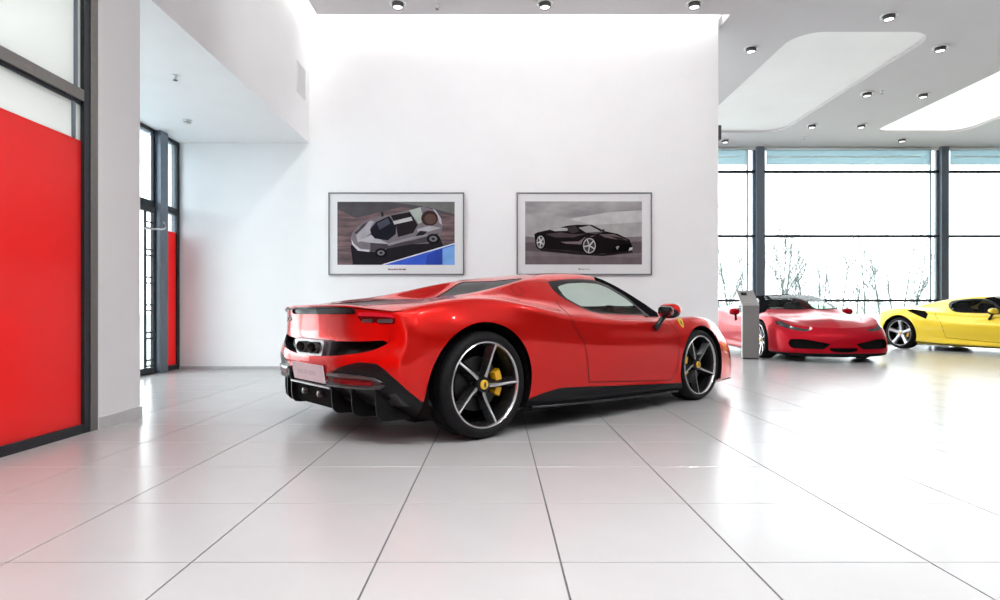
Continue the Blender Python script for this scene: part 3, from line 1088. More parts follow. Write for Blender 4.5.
def make_car(name, label, loc, fwd, paint, mirror=(0, 0), dense=1., style='blade', roof='red', rear_intake=False, rots=None, full=True, caliper=True):
    root = thing(name, label, 'car', (loc[0], loc[1], 0), math.atan2(fwd[1], fwd[0]))
    Plow, Pfull, ts, i2, i12, ia, sub = body_grid(dense=dense)
    sh = Shell(Plow, Pfull, i2, i12)
    bvh = BVHTree.FromPolygons([tuple(v) for v in sh.P], [f for _, f in sh.F])
    side = lambda c: c[1] > .45
    # --- wheel openings
    for cx, cz, R in (ARCH_R, ARCH_F):
        sh.cut('none', lambda P: np.hypot(P[:, 0] - cx, P[:, 2] - cz) - R, lambda c: c[1] > .55 and c[2] < .82)
    # --- lower black trim
    sh.cut('skirt', lambda P: sd_poly(XZ(P), [(-.96, .05), (-.96, .212), (-.80, .246), (-.61, .268), (-.31, .253), (.2, .222), (.77, .192), (.98, .185), (.98, .05)]), side)
    sh.cut('diffuser', lambda P: sd_poly(HZR(P), [(-.2, .345), (.26, .345), (.30, .395), (.341, .430), (.48, .478), (.673, .511), (.852, .508), (.939, .469), (1.058, .397), (1.146, .329), (1.227, .267), (1.45, .25), (1.45, 0), (-.2, 0)]), lambda c: c[0] < -1.5)
    sh.cut('splitter', lambda P: P[:, 2] - (.135 if full else .150), lambda c: c[0] > 1.6)
    # --- rear face
    sh.cut('recess', lambda P: sd_poly(HZR(P), [(-.2, .628), (.4, .626), (.65, .632), (.86, .642), (.97, .648), (.955, .632), (.856, .594), (.704, .565), (.453, .542), (.2, .525), (-.2, .518)]), lambda c: c[0] < -1.7)
    sh.cut('tail_strip', lambda P: sd_poly(HZR(P), [(-.2, .798), (.592, .798), (.60, .832), (-.2, .836)]), lambda c: c[0] < -1.7)
    sh.cut('tail_lamp', lambda P: sd_poly(HZR(P), [(.598, .812), (.809, .811), (.985, .797), (1.018, .770), (1.002, .742), (.839, .736), (.817, .752), (.786, .746), (.654, .747), (.609, .788)]), lambda c: c[0] < -1.7)
    sh.cut('lamp_bar', lambda P: sd_poly(HZR(P), [(.598, .812), (.809, .811), (.985, .797), (1.012, .778), (.985, .780), (.80, .786), (.609, .788)]), lambda c: c[0] < -1.7, src=('tail_lamp',))
    # --- glass house
    win = [(-.415, 1.050), (-.21, 1.076), (.014, 1.089), (.215, 1.084), (.353, 1.047), (.53, .950), (.63, .845), (.70, .775), (.567, .783), (.231, .790), (-.05, .800), (-.172, .815), (-.270, .856), (-.376, .918), (-.425, .985)]
    pane_ = [(-.350, 1.012), (-.21, 1.040), (.014, 1.055), (.20, 1.050), (.325, 1.018), (.50, .925), (.60, .822), (.615, .797), (.567, .795), (.231, .802), (-.05, .812), (-.160, .828), (-.250, .866), (-.345, .925)]
    sh.cut('window_trim', lambda P: sd_poly(XZ(P), win), lambda c: c[1] > .3)
    sh.cut('side_glass', lambda P: sd_poly(XZ(P), pane_), lambda c: c[1] > .3, src=('window_trim',))
    screen = [(.34, -.2), (.335, .30), (.30, .505), (.34, .525), (.50, .560), (.68, .598), (.84, .632), (.93, .625), (1.02, .50), (1.10, .30), (1.14, .1), (1.14, -.2)]
    sh.cut('screen_frit', lambda P: sd_poly(XY(P), screen), lambda c: c[2] > .7)
    sh.cut('windscreen', lambda P: sd_poly(XY(P), screen) + .032, lambda c: c[2] > .7, src=('screen_frit',))
    sh.cut('pillar', lambda P: sd_poly(XY(P), [(.27, .50), (.31, .50), (.50, .555), (.70, .595), (.88, .625), (.93, .70), (.78, .83), (.60, .82), (.45, .70), (.30, .60), (.20, .59)]), lambda c: c[2] > .77)
    sh.cut('rear_window', lambda P: sd_poly(XY(P), [(-.47, -.2), (-.47, .39), (-.52, .425), (-.74, .445), (-.80, .42), (-.82, -.2)]), lambda c: c[2] > .7)
    sh.cut('engine_cover', lambda P: sd_poly(XY(P), [(-.85, -.2), (-.85, .42), (-.90, .45), (-1.55, .50), (-1.72, .47), (-1.76, .40), (-1.76, -.2)]), lambda c: c[2] > .7)
    if roof == 'black':
        sh.cut('roof', lambda P: sd_poly(XY(P), [(.34, -.2), (.33, .52), (.2, .57), (-.40, .57), (-.47, .50), (-.47, -.2)]), lambda c: c[2] > 1.02)
    # --- front end
    YZ = lambda P: P[:, [1, 2]]
    sh.cut('head_lamp', lambda P: sd_poly(YZ(P), [(.43, .528), (.60, .550), (.72, .600), (.785, .665), (.85, .665), (.85, .600), (.77, .545), (.63, .505), (.47, .500)]), lambda c: c[0] > 1.60)
    sh.cut('lower_intake', lambda P: sd_poly(YZ(P), [(.20, .300), (.56, .372), (.75, .375), (.785, .30), (.75, .222), (.28, .212)]), lambda c: c[0] > 1.6)
    sh.cut('center_intake', lambda P: sd_poly(HZF(P), [(-.2, .160), (.22, .166), (.26, .235), (-.2, .240)]), lambda c: c[0] > 1.6)
    # --- panel gaps, then the panels themselves
    door = [(-.47, .895), (-.505, .80), (-.486, .718), (-.378, .59), (-.338, .47), (-.290, .285), (.2, .252), (.77, .222), (.815, .235), (.872, .324), (.897, .518), (.90, .62), (.84, .72), (.76, .762), (.64, .772), (.231, .780), (-.05, .792), (-.18, .812), (-.28, .855), (-.39, .918)]
    hood = [(1.16, -.2), (1.16, .12), (1.11, .34), (1.02, .56), (.99, .64), (1.10, .70), (1.30, .70), (1.60, .64), (1.86, .52), (1.96, .30), (2.0, -.2)]
    sh.cut('door', lambda P: sd_poly(XZ(P), door), side)
    sh.cut('hood', lambda P: sd_poly(XY(P), hood), lambda c: c[0] > .95 and c[2] > .52)
    if rear_intake:
        sh.cut('intake', lambda P: sd_poly(XZ(P), rear_intake), side)
    # --- parts
    panel(sh, 'body', 'body_shell', paint, root)
    panel(sh, 'door', 'door', paint, root, False)
    panel(sh, 'hood', 'hood', paint, root)
    ribbon(bvh, door[:15], 'side', .0028, root)
    ribbon(bvh, hood, 'top', .003, root)
    if full:
        ribbon(bvh, [(-.786 + .046 * math.cos(a), .974 + .042 * math.sin(a)) for a in np.linspace(0, 2 * PI, 25)], 'side', .0022, root)
        ribbon(bvh, [(-1.80, 0), (-1.79, .46), (-1.74, .56), (-1.55, .56), (-.95, .50)], 'top', .003, root)
    panel(sh, 'skirt', 'side_skirt', CARBON if full else paint, root, False)
    panel(sh, 'diffuser', 'rear_valance', CARBON, root)
    panel(sh, 'splitter', 'front_splitter', CARBON, root)
    panel(sh, 'recess', 'rear_recess', CARBON, root, shift=(.07, 0, 0), label='black recess across the tail')
    panel(sh, 'tail_strip', 'tail_strip', GLOSSK, root, shift=(.012, 0, 0))
    panel(sh, 'tail_lamp', 'tail_lamp', LAMPRED, root, False, off=-.004, label='red tail lamp')
    panel(sh, 'side_glass', 'side_window', CARGLASS, root, False, off=-.002)
    panel(sh, 'lamp_bar', 'tail_lamp_bar', LAMPBAR, root, False, off=-.002)
    panel(sh, 'window_trim', 'window_trim', GLOSSK, root, False)
    panel(sh, 'screen_frit', 'screen_border', mat('matte_black_border', (.008, .008, .009), .6, spec=0), root)
    panel(sh, 'windscreen', 'windscreen', WSCREEN, root, off=-.002)
    panel(sh, 'pillar', 'windscreen_pillar', mat('matte_black_border', (.008, .008, .009), .6, spec=0), root, False)
    panel(sh, 'rear_window', 'rear_window', mat('dark_rear_glass', (.008, .008, .009), .08, spec=.22), root, off=-.004)
    panel(sh, 'engine_cover', 'engine_cover', GLOSSK, root, off=-.003)
    panel(sh, 'roof', 'roof', mat('black_soft_top', (.012, .012, .013), .8, spec=0), root)
    panel(sh, 'head_lamp', 'head_lamp', mat('head_lamp_dark', (.03, .03, .032), .2, coat=.5), root, False, off=-.003)
    for s in (-1, 1):
        MB().tube([(1.985, s * .50, .519), (1.955, s * .60, .533), (1.905, s * .71, .572), (1.83, s * .795, .632)], .007, 6).build('daytime_light', mat('lamp_white', (.8, .8, .82), .2), root, True)
    panel(sh, 'lower_intake', 'lower_intake', DARK, root, False, shift=(-.06, 0, 0))
    panel(sh, 'center_intake', 'center_intake', DARK, root, shift=(-.05, 0, 0))
    panel(sh, 'intake', 'fender_intake', DARK, root, False, shift=(0, -.09, 0), label='black triangular air intake')
    # --- wheel housings and floor pan
    for cx, cz, R in (ARCH_R, ARCH_F):
        for s in (1, -1):
            mb = MB()
            a = np.linspace(-.42, PI + .42, 40)
            ring = [(cx + R * math.cos(t), cz + R * math.sin(t)) for t in a]
            ys = (.60, .93)
            # outer rim of the liner follows the body side
            v, f = [], []
            for (x, z) in ring:
                yb = .925 if z > .55 else .935
                v += [(x, s * .60, z), (x, s * yb, z)]
            for i in range(len(ring) - 1):
                f.append((2 * i, 2 * i + 1, 2 * i + 3, 2 * i + 2))
            mb.add(v, f)
            mb.add([(x, s * .60, z) for x, z in ring], [tuple(range(len(ring)))])
            mb.build('wheel_housing', DARK, root)
    box('floor_pan', (-1.72, -.74, .125), (2.0, .74, .14), DARK, root)
    # --- wheels
    rots = rots or (71, 48)
    for s in (-1, 1):
        make_wheel(root, -1.315, s, .346, .29, .962, math.radians(rots[0]), style, 1, full)
        make_wheel(root, 1.272, s, .325, .24, .950, math.radians(rots[1]), style, -1, full)
    # --- skirt blades
    for s in (-1, 1):
        v = []
        pl = [(-.93, .90, .165, .975), (-.70, .93, .155, .985), (-.2, .935, .138, .985), (.5, .935, .125, .98), (.86, .92, .122, .968), (.93, .90, .125, .93)]
        for x, y0, z, y1 in pl:
            v += [(x, s * y0, z + .012), (x, s * y1, z + .010), (x, s * (y1 + .004), z + .003), (x, s * (y1 - .004), z - .006), (x, s * y0, z - .006)]
        f = []
        for i in range(len(pl) - 1):
            for j in range(5):
                j2 = (j + 1) % 5
                f.append((i * 5 + j, i * 5 + j2, (i + 1) * 5 + j2, (i + 1) * 5 + j))
        f += [tuple(range(5)), tuple(range(25, 30))]
        obj('skirt_blade', v, f, GLOSSK, root)
    # --- mirrors
    for s in (-1, 1):
        v, f = ellipsoid(.675, s * 1.0, .825, .062, .098, .062)
        mir = auto_smooth(MB().add(v, f).build('door_mirror', paint, root), 70)
        mir.location = (mirror[0], s * mirror[1], 0)
        v, f = ellipsoid(.668, s * 1.0, .812, .064, .095, .054)
        auto_smooth(MB().add(v, f).build('mirror_base', GLOSSK, mir), 70)
        v, f = ellipsoid(.617, s * 1.0, .822, .007, .078, .044, 3)
        auto_smooth(MB().add(v, f).build('mirror_glass', mat('mirror_silver', (.35, .37, .38), .03, metal=1), mir), 70)
        MB().tube([(.555, s * .930, .668), (.585, s * .945, .705), (.62, s * .958, .75), (.655, s * .972, .79)], [.026, .024, .021, .024], 10).build('mirror_stalk', GLOSSK, mir, True)
    # --- tail details
    lipcols = [c for c in range(len(ts)) if ts[c] <= 2.35]
    line = [Plow[c, -1] for c in lipcols]
    line = [np.array([p[0], -p[1], p[2]]) for p in line[::-1]] + line[1:]
    v, f = sweep_lip(line, [(-.03, .012), (.022, .010), (.036, .004), (.034, -.004), (-.03, -.010)])
    auto_smooth(obj('spoiler_lip', v, f, paint, root), 50)
    v, f = sweep_lip(line, [(-.02, -.010), (.026, -.0045), (.024, -.013), (-.02, -.020)])
    obj('lip_shadow_strip', v, f, GLOSSK, root)  # black strip stands in for the shadow under the lip
    fl = [Plow[c, sub] for c in range(len(ts)) if ts[c] >= 11.3]
    fl = [np.array([p[0], p[1], p[2]]) for p in fl] + [np.array([p[0], -p[1], p[2]]) for p in fl[::-1][1:]]
    v, f = sweep_lip(fl, [(-.03, .012), (.030, .004), (.040, 0), (.034, -.010), (-.03, -.010)], 1)
    obj('splitter_blade', v, f, GLOSSK, root)
    # lamp inserts
    for s in (-1, 1):
        for h0, h1 in ((.665, .79), (.83, .985)):
            pts = []
            for h, z in ((h0, .757), (h0 + .012, .770), (h1 - .012, .772), (h1, .760), (h1 - .012, .749), (h0 + .012, .747)):
                # position on the developed rear face
                yy = np.interp(h, [.5, .596, .70, .809, .90, .977, 1.015], [.42, .492, .58, .668, .737, .793, .818])
                pts.append((h - 2.1 - yy - .002, s * yy, z))
            n = len(pts)
            obj('lamp_insert', pts + [(p[0] + .01, p[1], p[2]) for p in pts], [tuple(range(n)), tuple(reversed(range(n, 2 * n)))] + [(i, i + n, (i + 1) % n + n, (i + 1) % n) for i in range(n)], LAMPGREY, root)
    # exhaust: trapezoid frame with twin openings
    outer = [(-.235, .617), (-.215, .628), (.215, .628), (.235, .617), (.200, .532), (.180, .522), (-.180, .522), (-.200, .532)]
    inner = [(y * .80, .577 + (z - .577) * .74) for y, z in outer]
    def ring_obj(nm, po, pi, x0, x1, m):
        n = len(po)
        v = [(x0, y, z) for y, z in po] + [(x0, y, z) for y, z in pi] + [(x1, y, z) for y, z in po] + [(x1, y, z) for y, z in pi]
        f = []
        for i in range(n):
            j = (i + 1) % n
            f += [(i, j, j + n, i + n), (i, i + 2 * n, j + 2 * n, j), (i + n, j + n, j + 3 * n, i + 3 * n)]
        return obj(nm, v, f, m, root)
    ring_obj('exhaust_surround', [(y * 1.22, .577 + (z - .577) * 1.12) for y, z in outer], outer, -2.055, -1.98, mat('exhaust_surround_grey', (.16, .165, .18), .35, metal=.5))
    ring_obj('exhaust_frame', outer, inner, -2.085, -1.99, CHROME)
    for s in (-1, 1):
        o = MB().lathe([(.036, .0), (.040, .0), (.040, -.06), (.036, -.06), (.036, 0)], 20, 'z').build('exhaust_pipe', mat('shaded_pipe', (.03, .03, .03), .5, metal=.5), root, True)  # shade inside the openings is put into the pipe colour
        o.rotation_euler = (0, PI / 2, 0)
        o.scale = (1, 2.0, 1)
        o.location = (-2.045, s * .087, .577)
    box('exhaust_void', (-2.0, -.19, .53), (-1.96, .19, .63), DARK, root)
    # number plate
    v = [(-2.112, .225, .468), (-2.112, -.252, .468), (-2.092, -.252, .352), (-2.092, .225, .352)]
    v += [(x + .012, y, z) for x, y, z in v]
    pl = obj('number_plate', v, [(0, 1, 2, 3), (7, 6, 5, 4), (0, 4, 5, 1), (1, 5, 6, 2), (2, 6, 7, 3), (3, 7, 4, 0)], PLATE, root)
    for (y0, y1, z0, z1) in ((.15, .05, .395, .425), (.035, -.02, .395, .425), (-.035, -.15, .395, .425)):
        xx = lambda z: -2.1125 + (.468 - z) / .116 * .02
        obj('plate_lettering', [(xx(z1), y0, z1), (xx(z1), y1, z1), (xx(z0), y1, z0), (xx(z0), y0, z0)], [(0, 1, 2, 3)], PLATETXT, pl)
    # diffuser: trim bar, fog frames, fins
    obj('diffuser_trim', [(x, y, z) for x in (-2.085, -2.03) for y in (-.31, .31) for z in (.322, .334)], [(0, 1, 3, 2), (4, 6, 7, 5), (0, 4, 5, 1), (2, 3, 7, 6), (1, 5, 7, 3), (0, 2, 6, 4)], CHROME, root)
    MB().prism([(-2.05, .322), (-2.045, .25), (-2.025, .190), (-1.98, .168), (-1.85, .165), (-1.85, .322)], lambda u, w, d: (u, d, w), -.315, .315).build('diffuser_center', DARK, root)
    for s in (-1, 1):
        # reversing lamp in the centre section
        o = MB().lathe([(.0, 0), (.020, .0), (.022, .012), (.018, .06)], 16, 'z').build('reversing_lamp', LAMPGREY, root, True)
        o.rotation_euler = (0, PI / 2, 0); o.location = (-2.075, s * .12, .27)
        # fog frame (a tapering rounded tray) with its red reflector
        top = [(-2.105, .315), (-2.09, .46), (-2.05, .60), (-2.00, .72), (-1.965, .77)]
        v = []
        for i, (x, y) in enumerate(top):
            e = [1, 1, 1, .85, .3][i]
            v += [(x + .05, s * y, .385 + .052 * e), (x, s * y, .385 + .040 * e), (x - .006, s * y, .385 + .026 * e), (x + .012, s * y, .385 + .022 * e), (x + .012, s * y, .385 - .020 * e), (x - .004, s * y, .385 - .026 * e), (x + .004, s * y, .385 - .040 * e), (x + .05, s * y, .385 - .045 * e)]
        f = []
        for i in range(len(top) - 1):
            for j in range(7):
                q = (i * 8 + j, i * 8 + j + 1, (i + 1) * 8 + j + 1, (i + 1) * 8 + j)
                f.append(q)
        f += [tuple(range(8)), tuple(range((len(top) - 1) * 8, len(top) * 8))]
        fog = obj('fog_frame', v, f, mat('fog_frame_grey', (.05, .05, .05), .3, coat=.3), root)
        rl = [(-2.085, .37), (-2.075, .46), (-2.04, .60), (-2.0, .70)]
        v = []
        for i, (x, y) in enumerate(rl):
            w_ = .015 if 0 < i < 3 else .012
            v += [(x - .006, s * y, .385 + w_), (x - .006, s * y, .385 - w_), (x + .012, s * y, .385 - w_), (x + .012, s * y, .385 + w_)]
        f = [(i * 4 + j, i * 4 + (j + 1) % 4, (i + 1) * 4 + (j + 1) % 4, (i + 1) * 4 + j) for i in range(3) for j in range(4)] + [(0, 1, 2, 3), (12, 13, 14, 15)]
        obj('reflector', v, f, mat('reflector_red', (.20, .008, .010), .25, coat=.3), root)['label'] = 'red rear reflector'
        # side cheek behind the fog frame
        ck = [(-2.075, .315), (-2.045, .48), (-1.99, .66), (-1.93, .80), (-1.84, .86), (-1.77, .88)]
        v = []
        for i, (x, y) in enumerate(ck):
            zt = [.40, .40, .40, .40, .33, .27][i]
            v += [(x, s * y, zt), (x + .035, s * y, .315), (x + .10, s * (y - .02), .24)]
        f = []
        for i in range(len(ck) - 1):
            for j in range(2):
                f.append((i * 3 + j, i * 3 + j + 1, (i + 1) * 3 + j + 1, (i + 1) * 3 + j))
        obj('diffuser_cheek', v, f, mat('diffuser_grey', (.035, .035, .037), .35, spec=.35), root)
        # fins: upright plates running fore and aft
        for y, x0, tl, zb in ((.315, -2.078, .33, .165), (.50, -2.035, .31, .160), (.69, -1.975, .44, .150)):
            prof = [(x0, .385), (x0 + .004, .24), (x0 + .012, zb + .03), (x0 + .035, zb + .006), (x0 + .07, zb), (x0 + tl * .75, zb - .012), (x0 + tl, zb + .02), (x0 + tl, .30), (x0 + .06, .385)]
            lean = .05
            mb = MB().prism(prof, lambda u, w, d: (u, s * (y + d + lean * (.385 - w)), w), -.006, .006)
            mb.build('diffuser_fin', CARBON, root)
    # --- badge on the front wing
    if full:
        for s in (-1, 1):
            bc = np.array([.995, s * .9075, .715])
            nrm = np.array([0, s * .93, .37]); up = np.array([0.0, -s * .37, .93]); fw = np.array([1.0, 0, 0])
            place = lambda u, w, d: tuple(bc + fw * (u * .075 + w * -.015) + up * w * .085 + nrm * d)
            bd = MB().prism(shield_poly(), place, -.008, .005).build('wing_badge', BADGEY, root)
            MB().prism([(u * .55, w * .55) for u, w in horse_poly()], place, .0045, .0065).build('badge_horse', BADGEK, bd)
    # nose emblem
    o = MB().lathe([(0, .006), (.026, .004), (.028, 0)], 16, 'z').build('nose_badge', BADGEY, root)
    o.location = (2.06, 0, .602)
    # --- cabin
    mb = MB()
    mb.box((-.62, -.80, .20), (1.00, .80, .24)).box((-.66, -.72, .20), (-.60, .72, .86)).box((-.60, -.80, .24), (.9, -.76, .72)).box((-.60, .76, .24), (.9, .80, .72)).box((-.5, -.10, .24), (.6, .10, .50), bev=.03)
    mb.build('cabin_tub', INTER, root)
    v, f = ellipsoid(.80, 0, .66, .24, .76, .10, 3)
    auto_smooth(MB().add(v, f).build('dashboard', INTER, root), 60)
    for s in (-1, 1):
        prof = [(-.02, .30), (.36, .34), (.42, .40), (.38, .45), (.06, .43), (-.02, .52), (-.20, .84), (-.24, .98), (-.31, 1.0), (-.34, .94), (-.30, .82), (-.16, .46)]
        mb = MB().prism(prof, lambda u, w, d: (u - .10, s * .36 + d * (1 - .45 * max(0, (w - .78) / .22)), w), -.23, .23)
        auto_smooth(mb.build('seat', INTER, root), 35)
    ring = [(.47 + .06 * math.cos(a), .36 + .17 * math.sin(a), .70 + .16 * math.cos(a)) for a in np.linspace(0, 2 * PI, 25)]
    mb = MB().tube(ring, .014, 6, cap=False).tube([(.47, .20, .70), (.47, .52, .70)], .012, 6).tube([(.47, .36, .70), (.62, .36, .66)], .03, 8)
    mb.build('steering_wheel', INTER, root, True)
    return root


PAINT_RED = mat('rosso_paint', (.74, .008, .004), .22, metal=.62, spec=.3, coat=.8, coat_ior=1.38, noise=.01, nscale=200)
PAINT_DEEP = mat('deep_red_metallic_paint', (.44, .003, .014), .36, metal=.35, spec=.12, coat=.3, coat_ior=1.36, noise=.03, nscale=400)
PAINT_YEL = mat('yellow_paint', (.93, .66, .04), .38, metal=.2, spec=.2, coat=.75, coat_ior=1.36, noise=.01, nscale=200)

make_car('sports_coupe', 'bright red sports coupe seen from behind in the middle of the tiled floor', (.309, 5.417), (.756, .655), PAINT_RED)
make_car('sports_convertible', 'deep red sports car with black roof facing forward behind the steel kiosk', (5.67, 11.90), (-.05, -1), PAINT_DEEP, (-.3, .06), dense=.7, style='multi', roof='black', rots=(20, 20), full=False)
make_car('sports_car', 'yellow sports car at the right edge beside the far windows', (10.29, 12.42), (.28, -.96), PAINT_YEL, dense=.7, style='grey', full=False, rots=(90, 90),
         rear_intake=[(-1.16, .852), (-1.02, .872), (-.744, .838), (-.65, .77), (-.69, .665), (-.90, .752)])


# ================================================================== PICTURES
def print_mat(name, cols, scale, stretch, detail=5, axis='noise', rough=.28):
    m = bpy.data.materials.new(name)
    m.use_nodes = True
    nt = m.node_tree
    b = nt.nodes['Principled BSDF']
    b.inputs['Roughness'].default_value = rough
    b.inputs['Specular IOR Level'].default_value = .1
    tc = nt.nodes.new('ShaderNodeTexCoord')
    mp = nt.nodes.new('ShaderNodeMapping')
    mp.inputs['Scale'].default_value = stretch
    mp.inputs['Rotation'].default_value = (0, math.radians(-12) if axis == 'noise' else 0, 0)
    no = nt.nodes.new('ShaderNodeTexNoise')
    no.inputs['Scale'].default_value = scale
    no.inputs['Detail'].default_value = detail
    r = nt.nodes.new('ShaderNodeValToRGB')
    r.color_ramp.elements[0].position = .3
    r.color_ramp.elements[1].position = .72
    r.color_ramp.elements[0].color = (*cols[0], 1)
    r.color_ramp.elements[1].color = (*cols[1], 1)
    nt.links.new(tc.outputs['Object'], mp.inputs['Vector'])
    nt.links.new(mp.outputs['Vector'], no.inputs['Vector'])
    nt.links.new(no.outputs['Fac'], r.inputs['Fac'])
    nt.links.new(r.outputs['Color'], b.inputs['Base Color'])
    return m


INKN = [0]


def ink(col):
    k = 'print_ink_%d_%d_%d' % tuple(int(c * 255) for c in col)
    return mat(k, tuple(.9 * c ** 1.3 for c in col), .28, noise=.12, nscale=7, spec=.1)


def picture(label, x0, x1, z0, z1, px, py, sc, shapes, bg, caption, cap_col, rim):
    """framed print on the wall; shapes are drawn in print pixels (px,py = print origin, sc = metres per pixel)"""
    cx, cz = (x0 + x1) / 2, (z0 + z1) / 2
    t = thing('framed_picture', label, 'picture', (cx, YB, cz), 0, 'framed car pictures on the white wall')
    w, h = (x1 - x0) / 2, (z1 - z0) / 2
    fw = .016
    MB().box((-w, -.035, h - fw), (w, 0, h)).box((-w, -.035, -h), (w, 0, -h + fw)).box((-w, -.035, -h + fw), (-w + fw, 0, h - fw)).box((w - fw, -.035, -h + fw), (w, 0, h - fw)).build('frame', rim, t)
    box('mat_board', (-w + fw, -.022, -h + fw), (w - fw, -.004, h - fw), mat('picture_mat_board', (.77, .77, .78), .3, noise=.01), t)
    # print area
    (ax, ay, bx, by) = px
    T = lambda u, v: (-w + (u - py[0]) * sc, h - (v - py[1]) * sc)
    u0, v0 = T(ax, ay); u1, v1 = T(bx, by)
    pr = box('print', (u0, -.0235, v1), (u1, -.022, v0), bg, t)
    y = -.0235
    for kind, col, data in shapes:
        y -= .00035
        if kind == 'p': pts = [T(*q) for q in data]
        else:
            ex, ey, rx, ry = data
            pts = [T(ex + rx * math.cos(a), ey + ry * math.sin(a)) for a in np.linspace(0, 2 * PI, 22)[:-1]]
        n = len(pts)
        m = col if not isinstance(col, tuple) else ink(col)
        obj('printed_shape', [(a, y, b) for a, b in pts], [tuple(range(n))], m, pr)
    # small caption strokes under the print
    y = -.0226
    for (a, b, c, d) in caption:
        p, q = T(a, b), T(c, d)
        obj('caption', [(p[0], y, q[1]), (q[0], y, q[1]), (q[0], y, p[1]), (p[0], y, p[1])], [(0, 1, 2, 3)], cap_col, t)
    return t


MPX = 8.6 / 600 / 5.453       # metres per drawn pixel on the wall
track = print_mat('print_track', ((.06, .05, .058), (.26, .165, .165)), 2.6, (1.0, 1, 7), detail=8)
A = [('p', (.16, .15, .16), [(150, 122), (788, 122), (788, 200), (500, 150), (250, 210), (150, 160)]),
     ('p', (.27, .27, .26), [(430, 122), (788, 122), (788, 190), (640, 150)]),
     ('p', (.045, .04, .05), [(222, 360), (330, 330), (700, 300), (728, 365), (560, 420), (405, 465), (235, 465)]),
     ('p', (.10, .20, .72), [(402, 465), (788, 352), (788, 465)]),
     ('p', (.30, .52, .88), [(722, 378), (788, 358), (788, 465), (722, 465)]),
     ('p', (.07, .13, .50), [(630, 465), (640, 410), (690, 385), (722, 378), (722, 465)]),
     ('p', (.85, .87, .92), [(392, 463), (788, 346), (788, 353), (405, 465)]),
     ('p', (.30, .27, .30), [(222, 322), (232, 290), (262, 255), (300, 225), (380, 203), (440, 193), (545, 165), (620, 148), (680, 168), (715, 215), (722, 260), (715, 300), (690, 337), (640, 350), (560, 352), (430, 372), (400, 390), (320, 395), (270, 385), (235, 352)]),
     ('p', (.14, .12, .14), [(330, 345), (430, 352), (560, 332), (700, 292), (690, 337), (560, 352), (430, 375), (330, 395)]),
     ('p', (.52, .49, .52), [(252, 305), (262, 268), (330, 225), (352, 228), (330, 262), (336, 290), (262, 345)]),
     ('p', (.60, .57, .60), [(262, 335), (340, 300), (400, 335), (432, 352), (330, 345)]),
     ('p', (.13, .11, .13), [(244, 290), (290, 245), (318, 232), (300, 255), (255, 300)]),
     ('p', (.72, .70, .73), [(226, 325), (240, 350), (275, 378), (328, 384), (322, 394), (262, 388), (232, 355)]),
     ('p', (.035, .035, .05), [(328, 272), (362, 232), (432, 200), (470, 250), (468, 298), (425, 332), (355, 322), (334, 300)]),
     ('p', (.13, .13, .17), [(365, 240), (425, 210), (440, 240), (380, 275)]),
     ('p', (.05, .04, .045), [(440, 197), (545, 178), (588, 248), (562, 292), (480, 314), (470, 250)]),
     ('p', (.66, .66, .66), [(452, 228), (552, 204), (560, 224), (460, 246)]),
     ('p', (.55, .60, .56), [(540, 170), (602, 152), (626, 228), (592, 242)]),
     ('e', (.10, .06, .055), (652, 212, 46, 42)),
     ('e', (.19, .12, .11), (656, 216, 32, 28)),
     ('p', (.60, .58, .62), [(668, 158), (686, 170), (714, 212), (720, 250), (704, 236), (694, 196)]),
     ('p', (.55, .53, .56), [(582, 272), (650, 252), (716, 264), (650, 284), (598, 296)]),
     ('p', (.04, .035, .045), [(572, 312), (600, 280), (640, 284), (602, 318)]),
     ('p', (.42, .39, .42), [(420, 350), (560, 312), (640, 300), (640, 308), (560, 326), (430, 362)]),
     ('e', (.02, .02, .025), (388, 400, 34, 25)), ('e', (.28, .27, .29), (388, 400, 20, 14)), ('e', (.03, .03, .03), (388, 400, 9, 6)),
     ('e', (.02, .02, .025), (672, 324, 36, 28)), ('e', (.28, .27, .29), (672, 324, 22, 16)), ('e', (.03, .03, .03), (672, 324, 9, 6)),
     ('p', (.05, .05, .06), [(388, 182), (398, 176), (404, 198), (392, 206)])]
capA = [(425, 486, 441, 493), (444, 487, 452, 495), (455, 486, 470, 493), (473, 486, 482, 493), (485, 486, 500, 493), (503, 486, 523, 493)]
rimA = mat('picture_frame_grey', (.20, .20, .21), .35, metal=.5)
picture('left framed print of a silver sports car from above on a track with blue kerb', -2.400, -.462, 1.343, 2.520, (150, 122, 788, 465), (102, 72), MPX, A, track, capA, mat('caption_dark_red', (.22, .08, .09), .5), rimA)
sky = print_mat('print_sky', ((.22, .21, .22), (.48, .47, .47)), 1.6, (1, 1, 3.2), axis='flat')
